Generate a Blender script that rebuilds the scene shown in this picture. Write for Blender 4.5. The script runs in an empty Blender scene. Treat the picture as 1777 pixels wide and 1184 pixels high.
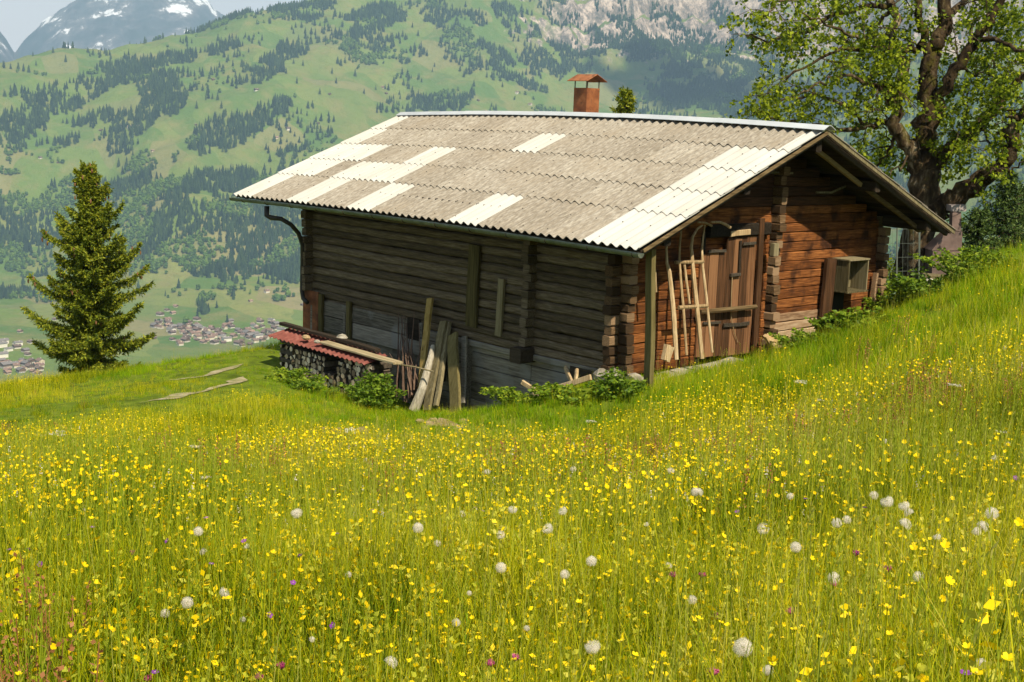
import bpy, math, random
import numpy as np
from mathutils import Vector, Matrix
from mathutils.bvhtree import BVHTree

random.seed(7)
rng = np.random.default_rng(11)
S = bpy.context.scene
C = S.collection
rad = math.radians

# ------------------------------------------------------------------ camera
W_, H_, F_ = 1777.0, 1184.0, 2249.1
YAW, PITCH, ROLL = -0.8402, -0.1703, 0.0364
CAM = np.array([11.8524, -12.9403, 1.7197])
_f = np.array([math.sin(YAW) * math.cos(PITCH), math.cos(YAW) * math.cos(PITCH), math.sin(PITCH)])
_r = np.array([math.cos(YAW), -math.sin(YAW), 0.0])
_u = np.cross(_r, _f)
_c, _s = math.cos(ROLL), math.sin(ROLL)
MR = np.array([_c * _r + _s * _u, -_s * _r + _c * _u, _f])
cd = bpy.data.cameras.new('camera')
cam = bpy.data.objects.new('camera', cd)
C.objects.link(cam)
cam.matrix_world = Matrix([[MR[0][i], MR[1][i], -MR[2][i], CAM[i]] for i in range(3)] + [[0, 0, 0, 1]])
cd.sensor_width = 36.0
cd.lens = 36.0 * F_ / W_
cd.clip_start = 0.1
cd.clip_end = 60000
S.camera = cam

# ------------------------------------------------------------------ world, sun, exposure
SUN = Vector((-0.643, 0.132, -0.755)).normalized()      # the way the light travels
sun_el = math.asin(-SUN.z)
sun_rot = math.atan2(-SUN.x, -SUN.y)
wd = bpy.data.worlds.new('World')
S.world = wd
wd.use_nodes = True
nt = wd.node_tree
nt.nodes.clear()
wo = nt.nodes.new('ShaderNodeOutputWorld')
bg = nt.nodes.new('ShaderNodeBackground')
sky = nt.nodes.new('ShaderNodeTexSky')
sky.sky_type = 'NISHITA'
sky.sun_disc = False
sky.sun_elevation = sun_el
sky.sun_rotation = sun_rot
sky.altitude = 1300
sky.dust_density = 1.6
tc = nt.nodes.new('ShaderNodeTexCoord')
mp = nt.nodes.new('ShaderNodeMapping')
mp.inputs['Scale'].default_value = (1.6, 1.6, 6.5)
nz = nt.nodes.new('ShaderNodeTexNoise')
nz.inputs['Scale'].default_value = 2.3
nz.inputs['Detail'].default_value = 7
nz.inputs['Roughness'].default_value = 0.55
cr = nt.nodes.new('ShaderNodeValToRGB')
cr.color_ramp.elements[0].position = 0.2
cr.color_ramp.elements[1].position = 0.42
mx = nt.nodes.new('ShaderNodeMixRGB')
mx.inputs['Color2'].default_value = (9.5, 8.7, 8.1, 1)
L = nt.links.new
L(tc.outputs['Generated'], mp.inputs['Vector'])
L(mp.outputs[0], nz.inputs['Vector'])
L(nz.outputs['Fac'], cr.inputs['Fac'])
sx_ = nt.nodes.new('ShaderNodeSeparateXYZ')
mr_ = nt.nodes.new('ShaderNodeMapRange')
mr_.inputs['From Min'].default_value = 0.18
mr_.inputs['From Max'].default_value = 0.5
mr_.inputs['To Min'].default_value = 1.0
mr_.inputs['To Max'].default_value = 0.15
ml_ = nt.nodes.new('ShaderNodeMath')
ml_.operation = 'MULTIPLY'
L(tc.outputs['Generated'], sx_.inputs[0])
L(sx_.outputs['Z'], mr_.inputs['Value'])
L(cr.outputs['Color'], ml_.inputs[0])
L(mr_.outputs[0], ml_.inputs[1])
L(ml_.outputs[0], mx.inputs['Fac'])
L(sky.outputs['Color'], mx.inputs['Color1'])
L(mx.outputs[0], bg.inputs['Color'])
bg.inputs['Strength'].default_value = 0.06
L(bg.outputs[0], wo.inputs['Surface'])

sl = bpy.data.lights.new('sun', 'SUN')
sl.energy = 5.0
sl.angle = rad(0.55)
sl.color = (1.0, 0.89, 0.68)
so = bpy.data.objects.new('sun', sl)
C.objects.link(so)
so.rotation_euler = SUN.to_track_quat('-Z', 'Y').to_euler()
S.view_settings.view_transform = 'Standard'
S.view_settings.look = 'None'
S.view_settings.gamma = 1.0
S.view_settings.exposure = 1.28
S.cycles.max_bounces = 6
S.cycles.diffuse_bounces = 2
S.cycles.glossy_bounces = 2
S.cycles.transmission_bounces = 3
S.cycles.volume_bounces = 0
S.cycles.use_denoising = True

# ------------------------------------------------------------------ helpers
def ray(u, v):
    return MR.T @ np.array([(u - W_ / 2) / F_, -(v - H_ / 2) / F_, 1.0])
def P(u, v, k, dz=0.0):
    p = CAM + ray(u, v) * k
    p[2] += dz
    return p
def pix(p):
    q = (np.asarray(p) - CAM) @ MR.T
    return np.stack([W_ / 2 + F_ * q[..., 0] / q[..., 2], H_ / 2 - F_ * q[..., 1] / q[..., 2]], -1)
def onp(u, v, ax, d):
    r = ray(u, v)
    return CAM + r * ((d - CAM[ax]) / r[ax])

def _h(i, j, s):
    n = (i * 374761393 + j * 668265263 + s * 1274126177) & 0x7fffffff
    n = ((n ^ (n >> 13)) * 1103515245) & 0x7fffffff
    n = (n ^ (n >> 16)) & 0xffff
    return n / 65535.0
def vnoise(x, y, s=0):
    x = np.asarray(x, float); y = np.asarray(y, float)
    i = np.floor(x).astype(np.int64); j = np.floor(y).astype(np.int64)
    fx = x - i; fy = y - j
    fx = fx * fx * (3 - 2 * fx); fy = fy * fy * (3 - 2 * fy)
    a = _h(i, j, s); b = _h(i + 1, j, s); c = _h(i, j + 1, s); d = _h(i + 1, j + 1, s)
    return (a * (1 - fx) + b * fx) * (1 - fy) + (c * (1 - fx) + d * fx) * fy
def fbm(x, y, o=4, s=0, g=0.5):
    t = 0; a = 1; n = 0
    for k in range(o):
        t = t + a * (vnoise(x * 2 ** k, y * 2 ** k, s + k * 17) - .5) * 2
        n += a; a *= g
    return t / n

def tag(o, label=None, cat=None, group=None, kind=None):
    if label: o['label'] = label
    if cat: o['category'] = cat
    if group: o['group'] = group
    if kind: o['kind'] = kind
    return o
def empty(name, loc=(0, 0, 0), rz=0.0):
    o = bpy.data.objects.new(name, None)
    C.objects.link(o)
    o.location = loc
    o.rotation_euler = (0, 0, rz)
    o.empty_display_size = 0.1
    return o
def npmesh(name, V, F, mats=(), mi=None, rnd=None, smooth=False):
    """V (n,3); F list of (m,k) int arrays"""
    me = bpy.data.meshes.new(name)
    V = np.asarray(V, np.float32)
    Fs = [np.asarray(f, np.int32) for f in (F if isinstance(F, (list, tuple)) else [F])]
    Fs = [f for f in Fs if len(f)]
    nl = sum(f.size for f in Fs); nf = sum(len(f) for f in Fs)
    me.vertices.add(len(V)); me.vertices.foreach_set('co', V.ravel())
    me.loops.add(nl); me.loops.foreach_set('vertex_index', np.concatenate([f.ravel() for f in Fs]))
    me.polygons.add(nf)
    st = []; p = 0
    for f in Fs:
        st.append(np.arange(len(f)) * f.shape[1] + p); p += f.size
    me.polygons.foreach_set('loop_start', np.concatenate(st).astype(np.int32))
    for m in mats: me.materials.append(m)
    if mi is not None: me.polygons.foreach_set('material_index', np.asarray(mi, np.int32))
    if rnd is not None:
        a = me.attributes.new('rnd', 'FLOAT', 'FACE' if len(rnd) == nf else 'POINT')
        a.data.foreach_set('value', np.asarray(rnd, np.float32))
    me.update(calc_edges=True)
    me.validate()
    if smooth: me.polygons.foreach_set('use_smooth', np.ones(len(me.polygons), bool))
    return me
def link(name, me, parent=None):
    o = bpy.data.objects.new(name, me)
    C.objects.link(o)
    if parent is not None: o.parent = parent
    return o

class MB:
    def __init__(s): s.v = []; s.f = []; s.m = []; s.r = []
    def add(s, vs, fs, m=0, r=None):
        b = len(s.v); r = random.random() if r is None else r
        s.v += [tuple(map(float, p)) for p in vs]
        for f in fs:
            s.f.append([b + i for i in f]); s.m.append(m); s.r.append(r)
    def beam(s, a, b, w, h, up=(0, 0, 1), seg=1, jit=0.0, bev=0.12, m=0, r=None, bend=0.0):
        """bar from a to b; w across, h along up"""
        a = np.array(a, float); b = np.array(b, float)
        d = b - a; L_ = np.linalg.norm(d); d = d / L_
        up = np.array(up, float); up = up - d * np.dot(up, d)
        if np.linalg.norm(up) < 1e-6: up = np.array([1., 0, 0]) - d * d[0]
        up /= np.linalg.norm(up); sd = np.cross(d, up)
        e = bev * min(w, h)
        sec = [(-w/2+e, -h/2), (w/2-e, -h/2), (w/2, -h/2+e), (w/2, h/2-e), (w/2-e, h/2), (-w/2+e, h/2), (-w/2, h/2-e), (-w/2, -h/2+e)]
        vs = []
        for i in range(seg + 1):
            t = i / seg
            js, ju = (random.gauss(0, jit), random.gauss(0, jit)) if jit else (0, 0)
            k = 1 + (random.gauss(0, jit) * 3 if jit else 0)
            c = a + d * (L_ * t) + up * (bend * math.sin(math.pi * t))
            for (x, y) in sec:
                vs.append(c + sd * (x * k + js) + up * (y * k + ju))
        fs = [list(range(8))[::-1], [seg * 8 + i for i in range(8)]]
        for i in range(seg):
            for j in range(8):
                q = (j + 1) % 8
                fs.append([i*8+j, i*8+q, (i+1)*8+q, (i+1)*8+j])
        s.add(vs, fs, m, r)
    def box(s, c, sz, m=0, r=None):
        c = np.array(c, float)
        s.beam(c - [sz[0]/2, 0, 0], c + [sz[0]/2, 0, 0], sz[1], sz[2], m=m, r=r, bev=.03)
    def tube(s, pts, rs, n=7, m=0, r=None, cap=True, rough=0.0):
        pts = [np.array(p, float) for p in pts]
        if not hasattr(rs, '__len__'): rs = [rs] * len(pts)
        vs = []; prev = None
        for i, p in enumerate(pts):
            d = pts[min(i+1, len(pts)-1)] - pts[max(i-1, 0)]
            d /= (np.linalg.norm(d) + 1e-9)
            if prev is None:
                prev = np.cross(d, [0, 0, 1.]) if abs(d[2]) < .9 else np.cross(d, [1., 0, 0])
            x = prev - d * np.dot(prev, d); x /= (np.linalg.norm(x) + 1e-9); prev = x
            y = np.cross(d, x)
            for j in range(n):
                t = 2 * math.pi * j / n
                k = rs[i] * (1 + (random.uniform(-rough, rough) if rough else 0))
                vs.append(p + x * math.cos(t) * k + y * math.sin(t) * k)
        fs = []
        for i in range(len(pts) - 1):
            for j in range(n):
                q = (j + 1) % n
                fs.append([i*n+j, i*n+q, (i+1)*n+q, (i+1)*n+j])
        if cap: fs += [list(range(n))[::-1], [(len(pts)-1)*n + j for j in range(n)]]
        s.add(vs, fs, m, r)
    def blob(s, c, rx, ry, rz, n=8, k=5, jit=0.1, m=0, r=None):
        vs = [np.array(c) + [0, 0, -rz]]
        for i in range(1, k):
            a = -math.pi/2 + math.pi * i / k
            for j in range(n):
                t = 2 * math.pi * (j + .5 * (i % 2)) / n
                q = 1 + random.uniform(-jit, jit)
                vs.append(np.array(c) + [rx*q*math.cos(a)*math.cos(t), ry*q*math.cos(a)*math.sin(t), rz*q*math.sin(a)])
        vs.append(np.array(c) + [0, 0, rz])
        fs = []
        for j in range(n): fs.append([0, 1 + (j+1) % n, 1 + j])
        for i in range(k - 2):
            for j in range(n):
                q = (j+1) % n; b0 = 1 + i*n; b1 = b0 + n
                fs.append([b0+j, b0+q, b1+q, b1+j])
        t = len(vs) - 1; b0 = 1 + (k-2)*n
        for j in range(n): fs.append([b0+j, b0+(j+1) % n, t])
        s.add(vs, fs, m, r)
    def mesh(s, name, mats, smooth=False):
        me = bpy.data.meshes.new(name)
        me.from_pydata(s.v, [], s.f)
        for mm in (mats if isinstance(mats, (list, tuple)) else [mats]): me.materials.append(mm)
        me.polygons.foreach_set('material_index', s.m)
        a = me.attributes.new('rnd', 'FLOAT', 'FACE'); a.data.foreach_set('value', s.r)
        if smooth: me.polygons.foreach_set('use_smooth', [True] * len(me.polygons))
        me.update()
        return me
    def build(s, name, mats, parent=None, smooth=False):
        return link(name, s.mesh(name, mats, smooth), parent)

# ------------------------------------------------------------------ materials
def newmat(name):
    m = bpy.data.materials.new(name); m.use_nodes = True
    m.node_tree.nodes.clear()
    return m, m.node_tree.nodes, m.node_tree.links.new
def ramp(N, cols):
    r = N.new('ShaderNodeValToRGB'); e = r.color_ramp.elements
    while len(e) < len(cols): e.new(0.5)
    for i, (p, c) in enumerate(cols):
        e[i].position = p; e[i].color = (*c, 1)
    return r
def mat(name, cols, scale=5.0, stretch=(1, 1, 1), rough=0.85, bump=0.3, bscale=None, metal=0.0, rndw=0.25, detail=6, spec=0.3,
        trans=0.0, transcol=None, stain=None, bdist=0.02, orand=0.0):
    """colour from noise (stretched) + per-piece 'rnd'; stain = (scale, colour, low, high)"""
    m, N, K = newmat(name)
    o = N.new('ShaderNodeOutputMaterial'); b = N.new('ShaderNodeBsdfPrincipled')
    t = N.new('ShaderNodeTexCoord'); mpp = N.new('ShaderNodeMapping'); mpp.inputs['Scale'].default_value = stretch
    K(t.outputs['Object'], mpp.inputs['Vector'])
    n1 = N.new('ShaderNodeTexNoise'); n1.inputs['Scale'].default_value = scale; n1.inputs['Detail'].default_value = detail
    n1.inputs['Roughness'].default_value = 0.62
    at = N.new('ShaderNodeAttribute'); at.attribute_name = 'rnd'
    ad = N.new('ShaderNodeVectorMath'); ad.operation = 'ADD'
    sc = N.new('ShaderNodeMath'); sc.operation = 'MULTIPLY'; sc.inputs[1].default_value = 37.0
    K(at.outputs['Fac'], sc.inputs[0]); K(mpp.outputs[0], ad.inputs[0]); K(sc.outputs[0], ad.inputs[1]); K(ad.outputs[0], n1.inputs['Vector'])
    mr = N.new('ShaderNodeMath'); mr.operation = 'MULTIPLY_ADD'; mr.inputs[1].default_value = rndw; mr.inputs[2].default_value = -rndw / 2
    K(at.outputs['Fac'], mr.inputs[0])
    s2 = N.new('ShaderNodeMath'); s2.operation = 'ADD'
    K(n1.outputs['Fac'], s2.inputs[0]); K(mr.outputs[0], s2.inputs[1])
    src = s2
    if orand:
        oi = N.new('ShaderNodeObjectInfo')
        mo = N.new('ShaderNodeMath'); mo.operation = 'MULTIPLY_ADD'; mo.inputs[1].default_value = orand; mo.inputs[2].default_value = -orand / 2
        K(oi.outputs['Random'], mo.inputs[0])
        s3 = N.new('ShaderNodeMath'); s3.operation = 'ADD'; K(s2.outputs[0], s3.inputs[0]); K(mo.outputs[0], s3.inputs[1]); src = s3
    rp = ramp(N, cols); K(src.outputs[0], rp.inputs['Fac'])
    col = rp.outputs['Color']
    if stain:
        n3 = N.new('ShaderNodeTexNoise'); n3.inputs['Scale'].default_value = stain[0]; n3.inputs['Detail'].default_value = 5
        K(t.outputs['Object'], n3.inputs['Vector'])
        r3 = ramp(N, [(stain[2], (0, 0, 0)), (stain[3], (1, 1, 1))]); K(n3.outputs['Fac'], r3.inputs['Fac'])
        mm = N.new('ShaderNodeMixRGB'); mm.inputs['Color2'].default_value = (*stain[1], 1)
        K(r3.outputs['Color'], mm.inputs['Fac']); K(col, mm.inputs['Color1']); col = mm.outputs[0]
    K(col, b.inputs['Base Color'])
    b.inputs['Roughness'].default_value = rough; b.inputs['Metallic'].default_value = metal
    b.inputs['Specular IOR Level'].default_value = spec
    if bump:
        n2 = N.new('ShaderNodeTexNoise'); n2.inputs['Scale'].default_value = bscale or scale * 2; n2.inputs['Detail'].default_value = 8
        n2.inputs['Roughness'].default_value = 0.7
        K(ad.outputs[0], n2.inputs['Vector'])
        bp = N.new('ShaderNodeBump'); bp.inputs['Strength'].default_value = bump; bp.inputs['Distance'].default_value = bdist
        K(n2.outputs['Fac'], bp.inputs['Height']); K(bp.outputs[0], b.inputs['Normal'])
    if trans:
        tr = N.new('ShaderNodeBsdfTranslucent'); ms = N.new('ShaderNodeMixShader'); ms.inputs[0].default_value = trans
        if transcol: tr.inputs['Color'].default_value = (*transcol, 1)
        else: K(col, tr.inputs['Color'])
        K(b.outputs[0], ms.inputs[1]); K(tr.outputs[0], ms.inputs[2]); K(ms.outputs[0], o.inputs['Surface'])
    else:
        K(b.outputs[0], o.inputs['Surface'])
    m['col'] = 1
    return m

#PART2
# ------------------------------------------------------------------ near hillside
gc = []
def g(u, v, k, dz): gc.append(P(u, v, k, dz))
def gw(x, y, z): gc.append(np.array([x, y, z], float))
gw(11.85, -12.94, .12); gw(14, -14.5, .3); gw(10.3, -14.5, .0)
g(888, 1184, 3.3, -.5); g(1750, 905, 3.9, -.45); g(1345, 1150, 2.7, -.45); g(687, 1140, 3.3, -.45); g(250, 1055, 4.3, -.4)
g(515, 897, 5.6, -.38); g(100, 1184, 3.6, -.42)
g(888, 1000, 4.7, -.4); g(888, 900, 6.4, -.35); g(888, 850, 8, -.38); g(888, 800, 10, -.4); g(888, 770, 12, -.42); g(888, 750, 14.5, -.4); g(888, 738, 17, -.3)
g(0, 1000, 4.7, -.38); g(0, 860, 8, -.3); g(0, 770, 13, -.22); g(0, 705, 18, -.15); g(0, 657, 25, -.2)
g(100, 643, 26, -.2); g(200, 627, 26.2, -.2); g(300, 608, 26.5, -.2); g(400, 588, 27, -.2)
g(250, 668, 22.5, 0); g(350, 655, 22.3, 0); g(100, 705, 19, 0); g(420, 648, 22.8, 0); g(200, 735, 16, -.1); g(400, 735, 16, -.2)
g(500, 755, 14, -.35); g(500, 705, 19, -.15); g(640, 755, 14, -.38); g(640, 720, 18, -.2)
for p in ((-8.6, -.4, -3.05), (-5.7, -.4, -3.12), (-9.4, .5, -2.95), (-6.2, .3, -3.3), (-4.5, .3, -3.25), (-3.5, .3, -2.95), (-2.6, .3, -2.62),
          (-1.8, .3, -2.3), (-1, .4, -1.98), (-.3, .6, -1.98), (-.8, 1.5, -2.0), (-.8, 3.7, -1.95), (-.8, 5.7, -1.85), (-.8, 7.24, -1.62),
          (-10.5, 1.5, -2.68), (-11.8, 2.6, -2.78), (-13.8, 4, -3.7), (-5, 9, -2.6), (-3, 12.1, -1.75), (-1, 9.5, -1.55)):
    gw(*p)
g(1250, 642, 17.6, -.25); g(1400, 592, 19.5, -.12); g(1500, 556, 21.3, -.15); g(1777, 760, 7.5, -.35); g(1777, 655, 11, -.3); g(1777, 565, 15, -.25)
g(1777, 478, 19, -.2); g(1777, 426, 22, -.15); g(1650, 476, 24.5, -.15); g(1580, 517, 27, -.12); g(1400, 752, 11, -.35); g(1400, 690, 14.5, -.32)
g(1150, 712, 15, -.38); g(1150, 765, 11.5, -.38); g(1600, 650, 13.5, -.25); g(1600, 560, 18.5, -.15); g(1777, 475, 28, -.3)
for p in ((-16.5, -6, -6.0), (-21, -9, -9.5), (-17, 3, -5.6), (-15, 9, -6.5), (-9, 14, -5.5), (-5, 20, -7), (3, 22, -5), (10, 18, -1.2), (14, 8, .6),
          (20, -5, 1.4), (21, -20, 1.9), (12, -23, .8), (2, -22, -1.2), (-6, -16, -3.0), (-14, -14, -6), (3, 12.5, -.9)):
    gw(*p)
GC = np.array(gc)
def _tps(r2): return 0.5 * r2 * np.log(r2 + 1e-9)
_n = len(GC)
_D = ((GC[:, None, :2] - GC[None, :, :2]) ** 2).sum(-1)
_A = np.zeros((_n + 3, _n + 3))
_A[:_n, :_n] = _tps(_D) + np.eye(_n) * .12
_A[:_n, _n] = 1; _A[:_n, _n+1:] = GC[:, :2]; _A[_n, :_n] = 1; _A[_n+1:, :_n] = GC[:, :2].T
_w = np.linalg.solve(_A, np.concatenate([GC[:, 2], np.zeros(3)]))
def G(x, y):
    x = np.atleast_1d(np.asarray(x, float)); y = np.atleast_1d(np.asarray(y, float))
    out = np.zeros(x.shape)
    fx = x.ravel(); fy = y.ravel(); o = np.zeros(fx.size)
    for i in range(0, fx.size, 20000):
        a = fx[i:i+20000]; b = fy[i:i+20000]
        d2 = (a[:, None] - GC[None, :, 0]) ** 2 + (b[:, None] - GC[None, :, 1]) ** 2
        o[i:i+20000] = _tps(d2) @ _w[:_n] + _w[_n] + _w[_n+1] * a + _w[_n+2] * b
    o = o.reshape(x.shape)
    d = np.hypot(x - CAM[0], y - CAM[1])
    side = np.clip((-(x - CAM[0]) * .7 + (y - CAM[1]) * .7 - 24) / 20, 0, None)
    o = o - 9 * side ** 1.5
    o = o + fbm(x * .9, y * .9, 3, 5) * .05 + fbm(x * .25, y * .25, 2, 9) * .07
    return o
def g1(x, y): return float(G(x, y)[0])

GX = np.arange(-48, 44.1, .3); GY = np.arange(-40, 46.1, .3)
XX, YY = np.meshgrid(GX, GY, indexing='ij')
ZZ = G(XX, YY)
def gridfaces(nx, ny):
    i, j = np.meshgrid(np.arange(nx - 1), np.arange(ny - 1), indexing='ij')
    a = (i * ny + j).ravel()
    return np.stack([a, a + ny, a + ny + 1, a + 1], 1)
M_soil = mat('soil_grass', [(.3, (.05, .07, .008)), (.5, (.10, .14, .010)), (.7, (.16, .19, .02))], 3.0, bump=.6, bscale=30, rndw=0, rough=1, spec=.05)
gm = npmesh('ground', np.stack([XX.ravel(), YY.ravel(), ZZ.ravel()], 1), gridfaces(len(GX), len(GY)), [M_soil], smooth=True)
tag(link('ground', gm), 'sloping alpine meadow ground under the grass', None, None, 'structure')
Gbvh = BVHTree.FromPolygons([Vector(p) for p in np.stack([XX.ravel(), YY.ravel(), ZZ.ravel()], 1)], gridfaces(len(GX), len(GY)).tolist())
def gpix(u, v):
    d = Vector(ray(u, v)).normalized()
    h = Gbvh.ray_cast(Vector(CAM), d)
    return np.array(h[0]) if h[0] is not None else None

# ------------------------------------------------------------------ far valley and mountain
FLOOR = -360.0
cols = {  # u: [(v, R)] above the foot, then the foot row
    -500: (470, [(350, 3120), (230, 3420), (150, 3750)]),
    -200: (480, [(400, 2980), (300, 3150), (210, 3400), (132, 3720)]),
    0:    (485, [(430, 2960), (350, 3080), (270, 3230), (200, 3400), (112, 3720)]),
    150:  (500, [(430, 2880), (350, 3030), (270, 3200), (180, 3450), (88, 3800)]),
    330:  (545, [(480, 2560), (400, 2740), (300, 3000), (200, 3300), (110, 3600), (48, 3880)]),
    430:  (560, [(480, 2520), (400, 2720), (300, 2990), (200, 3300), (100, 3650), (12, 4000)]),
    600:  (565, [(480, 2530), (400, 2730), (300, 3000), (200, 3350), (100, 3700), (-12, 4150)]),
    800:  (565, [(480, 2560), (400, 2760), (300, 3050), (200, 3450), (120, 3800), (40, 4030), (-60, 4300), (-150, 4600)]),
    1000: (565, [(480, 2600), (400, 2800), (300, 3100), (200, 3600), (140, 4000), (70, 4180), (0, 4320), (-100, 4480), (-260, 4800)]),
    1200: (560, [(480, 2600), (400, 2800), (300, 3080), (200, 3550), (165, 4000), (110, 4350), (60, 4480), (0, 4600), (-120, 4760), (-300, 5050)]),
    1400: (560, [(480, 2500), (400, 2700), (300, 2950), (230, 3250), (170, 3800), (120, 4200), (60, 4400), (-20, 4560), (-150, 4800), (-300, 5100)]),
    1600: (560, [(480, 2300), (400, 2500), (300, 2750), (200, 3050), (120, 3450), (40, 3850), (-60, 4200), (-200, 4600)]),
    1800: (560, [(480, 2200), (400, 2350), (300, 2600), (200, 2900), (100, 3300), (0, 3700), (-120, 4200)]),
    2100: (560, [(480, 2200), (400, 2350), (300, 2600), (200, 2900), (100, 3300), (0, 3700), (-120, 4200)]),
    2600: (560, [(480, 2200), (400, 2350), (300, 2600), (200, 2900), (100, 3300), (0, 3700), (-120, 4200)]),
}
def azsl(u, v):
    r = ray(u, v); h = math.hypot(r[0], r[1])
    return math.atan2(r[0], r[1]), r[2] / h
Rg = np.concatenate([np.arange(40, 1500, 60), np.arange(1500, 2300, 22), np.arange(2300, 5200, 12.0)])
azc = []; zc = []
for u in sorted(cols):
    fv, pts = cols[u]
    a, s = azsl(u, 250)
    az0, sf = azsl(u, fv)
    Rf = min(FLOOR / sf, pts[0][1] - 130)
    rr = [40, 300, 1200, 1500, Rf] ; zz = [-22, -110, FLOOR + 25, FLOOR, FLOOR]
    for v, R in pts:
        s = azsl(u, v)[1]
        rr.append(R); zz.append(CAM[2] + s * R)
    rr.append(pts[-1][1] + 250); zz.append(zz[-1] + 10); rr.append(pts[-1][1] + 700); zz.append(zz[-1] - 220); rr.append(9000); zz.append(-500)
    z = np.interp(Rg, rr, zz)
    kk = np.hanning(13); kk /= kk.sum()
    z = np.convolve(np.pad(z, 6, 'edge'), kk, 'valid')
    azc.append(a); zc.append(z)
azc = np.array(azc); zc = np.array(zc)
AZ = np.linspace(azc[0], azc[-1], 620)
Zf = np.empty((len(AZ), len(Rg)))
# smooth interpolation between columns (cosine)
for i, a in enumerate(AZ):
    j = min(max(np.searchsorted(azc, a) - 1, 0), len(azc) - 2)
    t = (a - azc[j]) / (azc[j+1] - azc[j]); t = t * .5 + .5 * t * t * (3 - 2 * t)
    Zf[i] = zc[j] * (1 - t) + zc[j+1] * t
AA, RR = np.meshgrid(AZ, Rg, indexing='ij')
FX = CAM[0] + RR * np.sin(AA); FY = CAM[1] + RR * np.cos(AA)
hill = np.clip((Zf - FLOOR) / 90, 0, 1) * np.clip((RR - 2100) / 500, 0, 1)
Zf = Zf + hill * (fbm(FX / 420, FY / 420, 3, 3) * 62 + fbm(FX / 130, FY / 130, 3, 4) * 24 + fbm(FX / 45, FY / 45, 3, 6) * 5)
# gullies and cliff steps of the rock face on the right
_, sl0 = azsl(1200, 110)
rockw = np.clip((Zf - 110) / 110, 0, 1) * np.clip((AA - azsl(760, 60)[0]) / .12, 0, 1)
gul = 1 - np.abs(fbm(AA * 55 + fbm(RR / 300, AA * 9, 2, 2) * 1.3, RR / 900, 4, 21)) * 2
step = np.abs(((Zf / 95 + fbm(AA * 18, RR / 700, 3, 8) * 1.2) % 1) - .5) * 2
Zf = Zf + rockw * (gul * 34 + (step - .5) * 40 + fbm(FX / 60, FY / 60, 3, 31) * 16)
FV = np.stack([FX.ravel(), FY.ravel(), Zf.ravel()], 1)
FF = gridfaces(len(AZ), len(Rg))
Fbvh = BVHTree.FromPolygons([Vector(p) for p in FV[:, :3]], FF.tolist())
def fpix(u, v):
    h = Fbvh.ray_cast(Vector(CAM), Vector(ray(u, v)).normalized())
    return (np.array(h[0]), np.array(h[1])) if h[0] is not None else (None, None)
_dA = AZ[1] - AZ[0]
def FZ(x, y):
    a = np.arctan2(x - CAM[0], y - CAM[1]); r = np.hypot(x - CAM[0], y - CAM[1])
    i = np.clip((a - AZ[0]) / _dA, 0, len(AZ) - 1.001); j = np.interp(r, Rg, np.arange(len(Rg)))
    j = np.clip(j, 0, len(Rg) - 1.001)
    i0 = i.astype(int); j0 = j.astype(int); fi = i - i0; fj = j - j0
    return (Zf[i0, j0]*(1-fi)+Zf[i0+1, j0]*fi)*(1-fj) + (Zf[i0, j0+1]*(1-fi)+Zf[i0+1, j0+1]*fi)*fj

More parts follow.
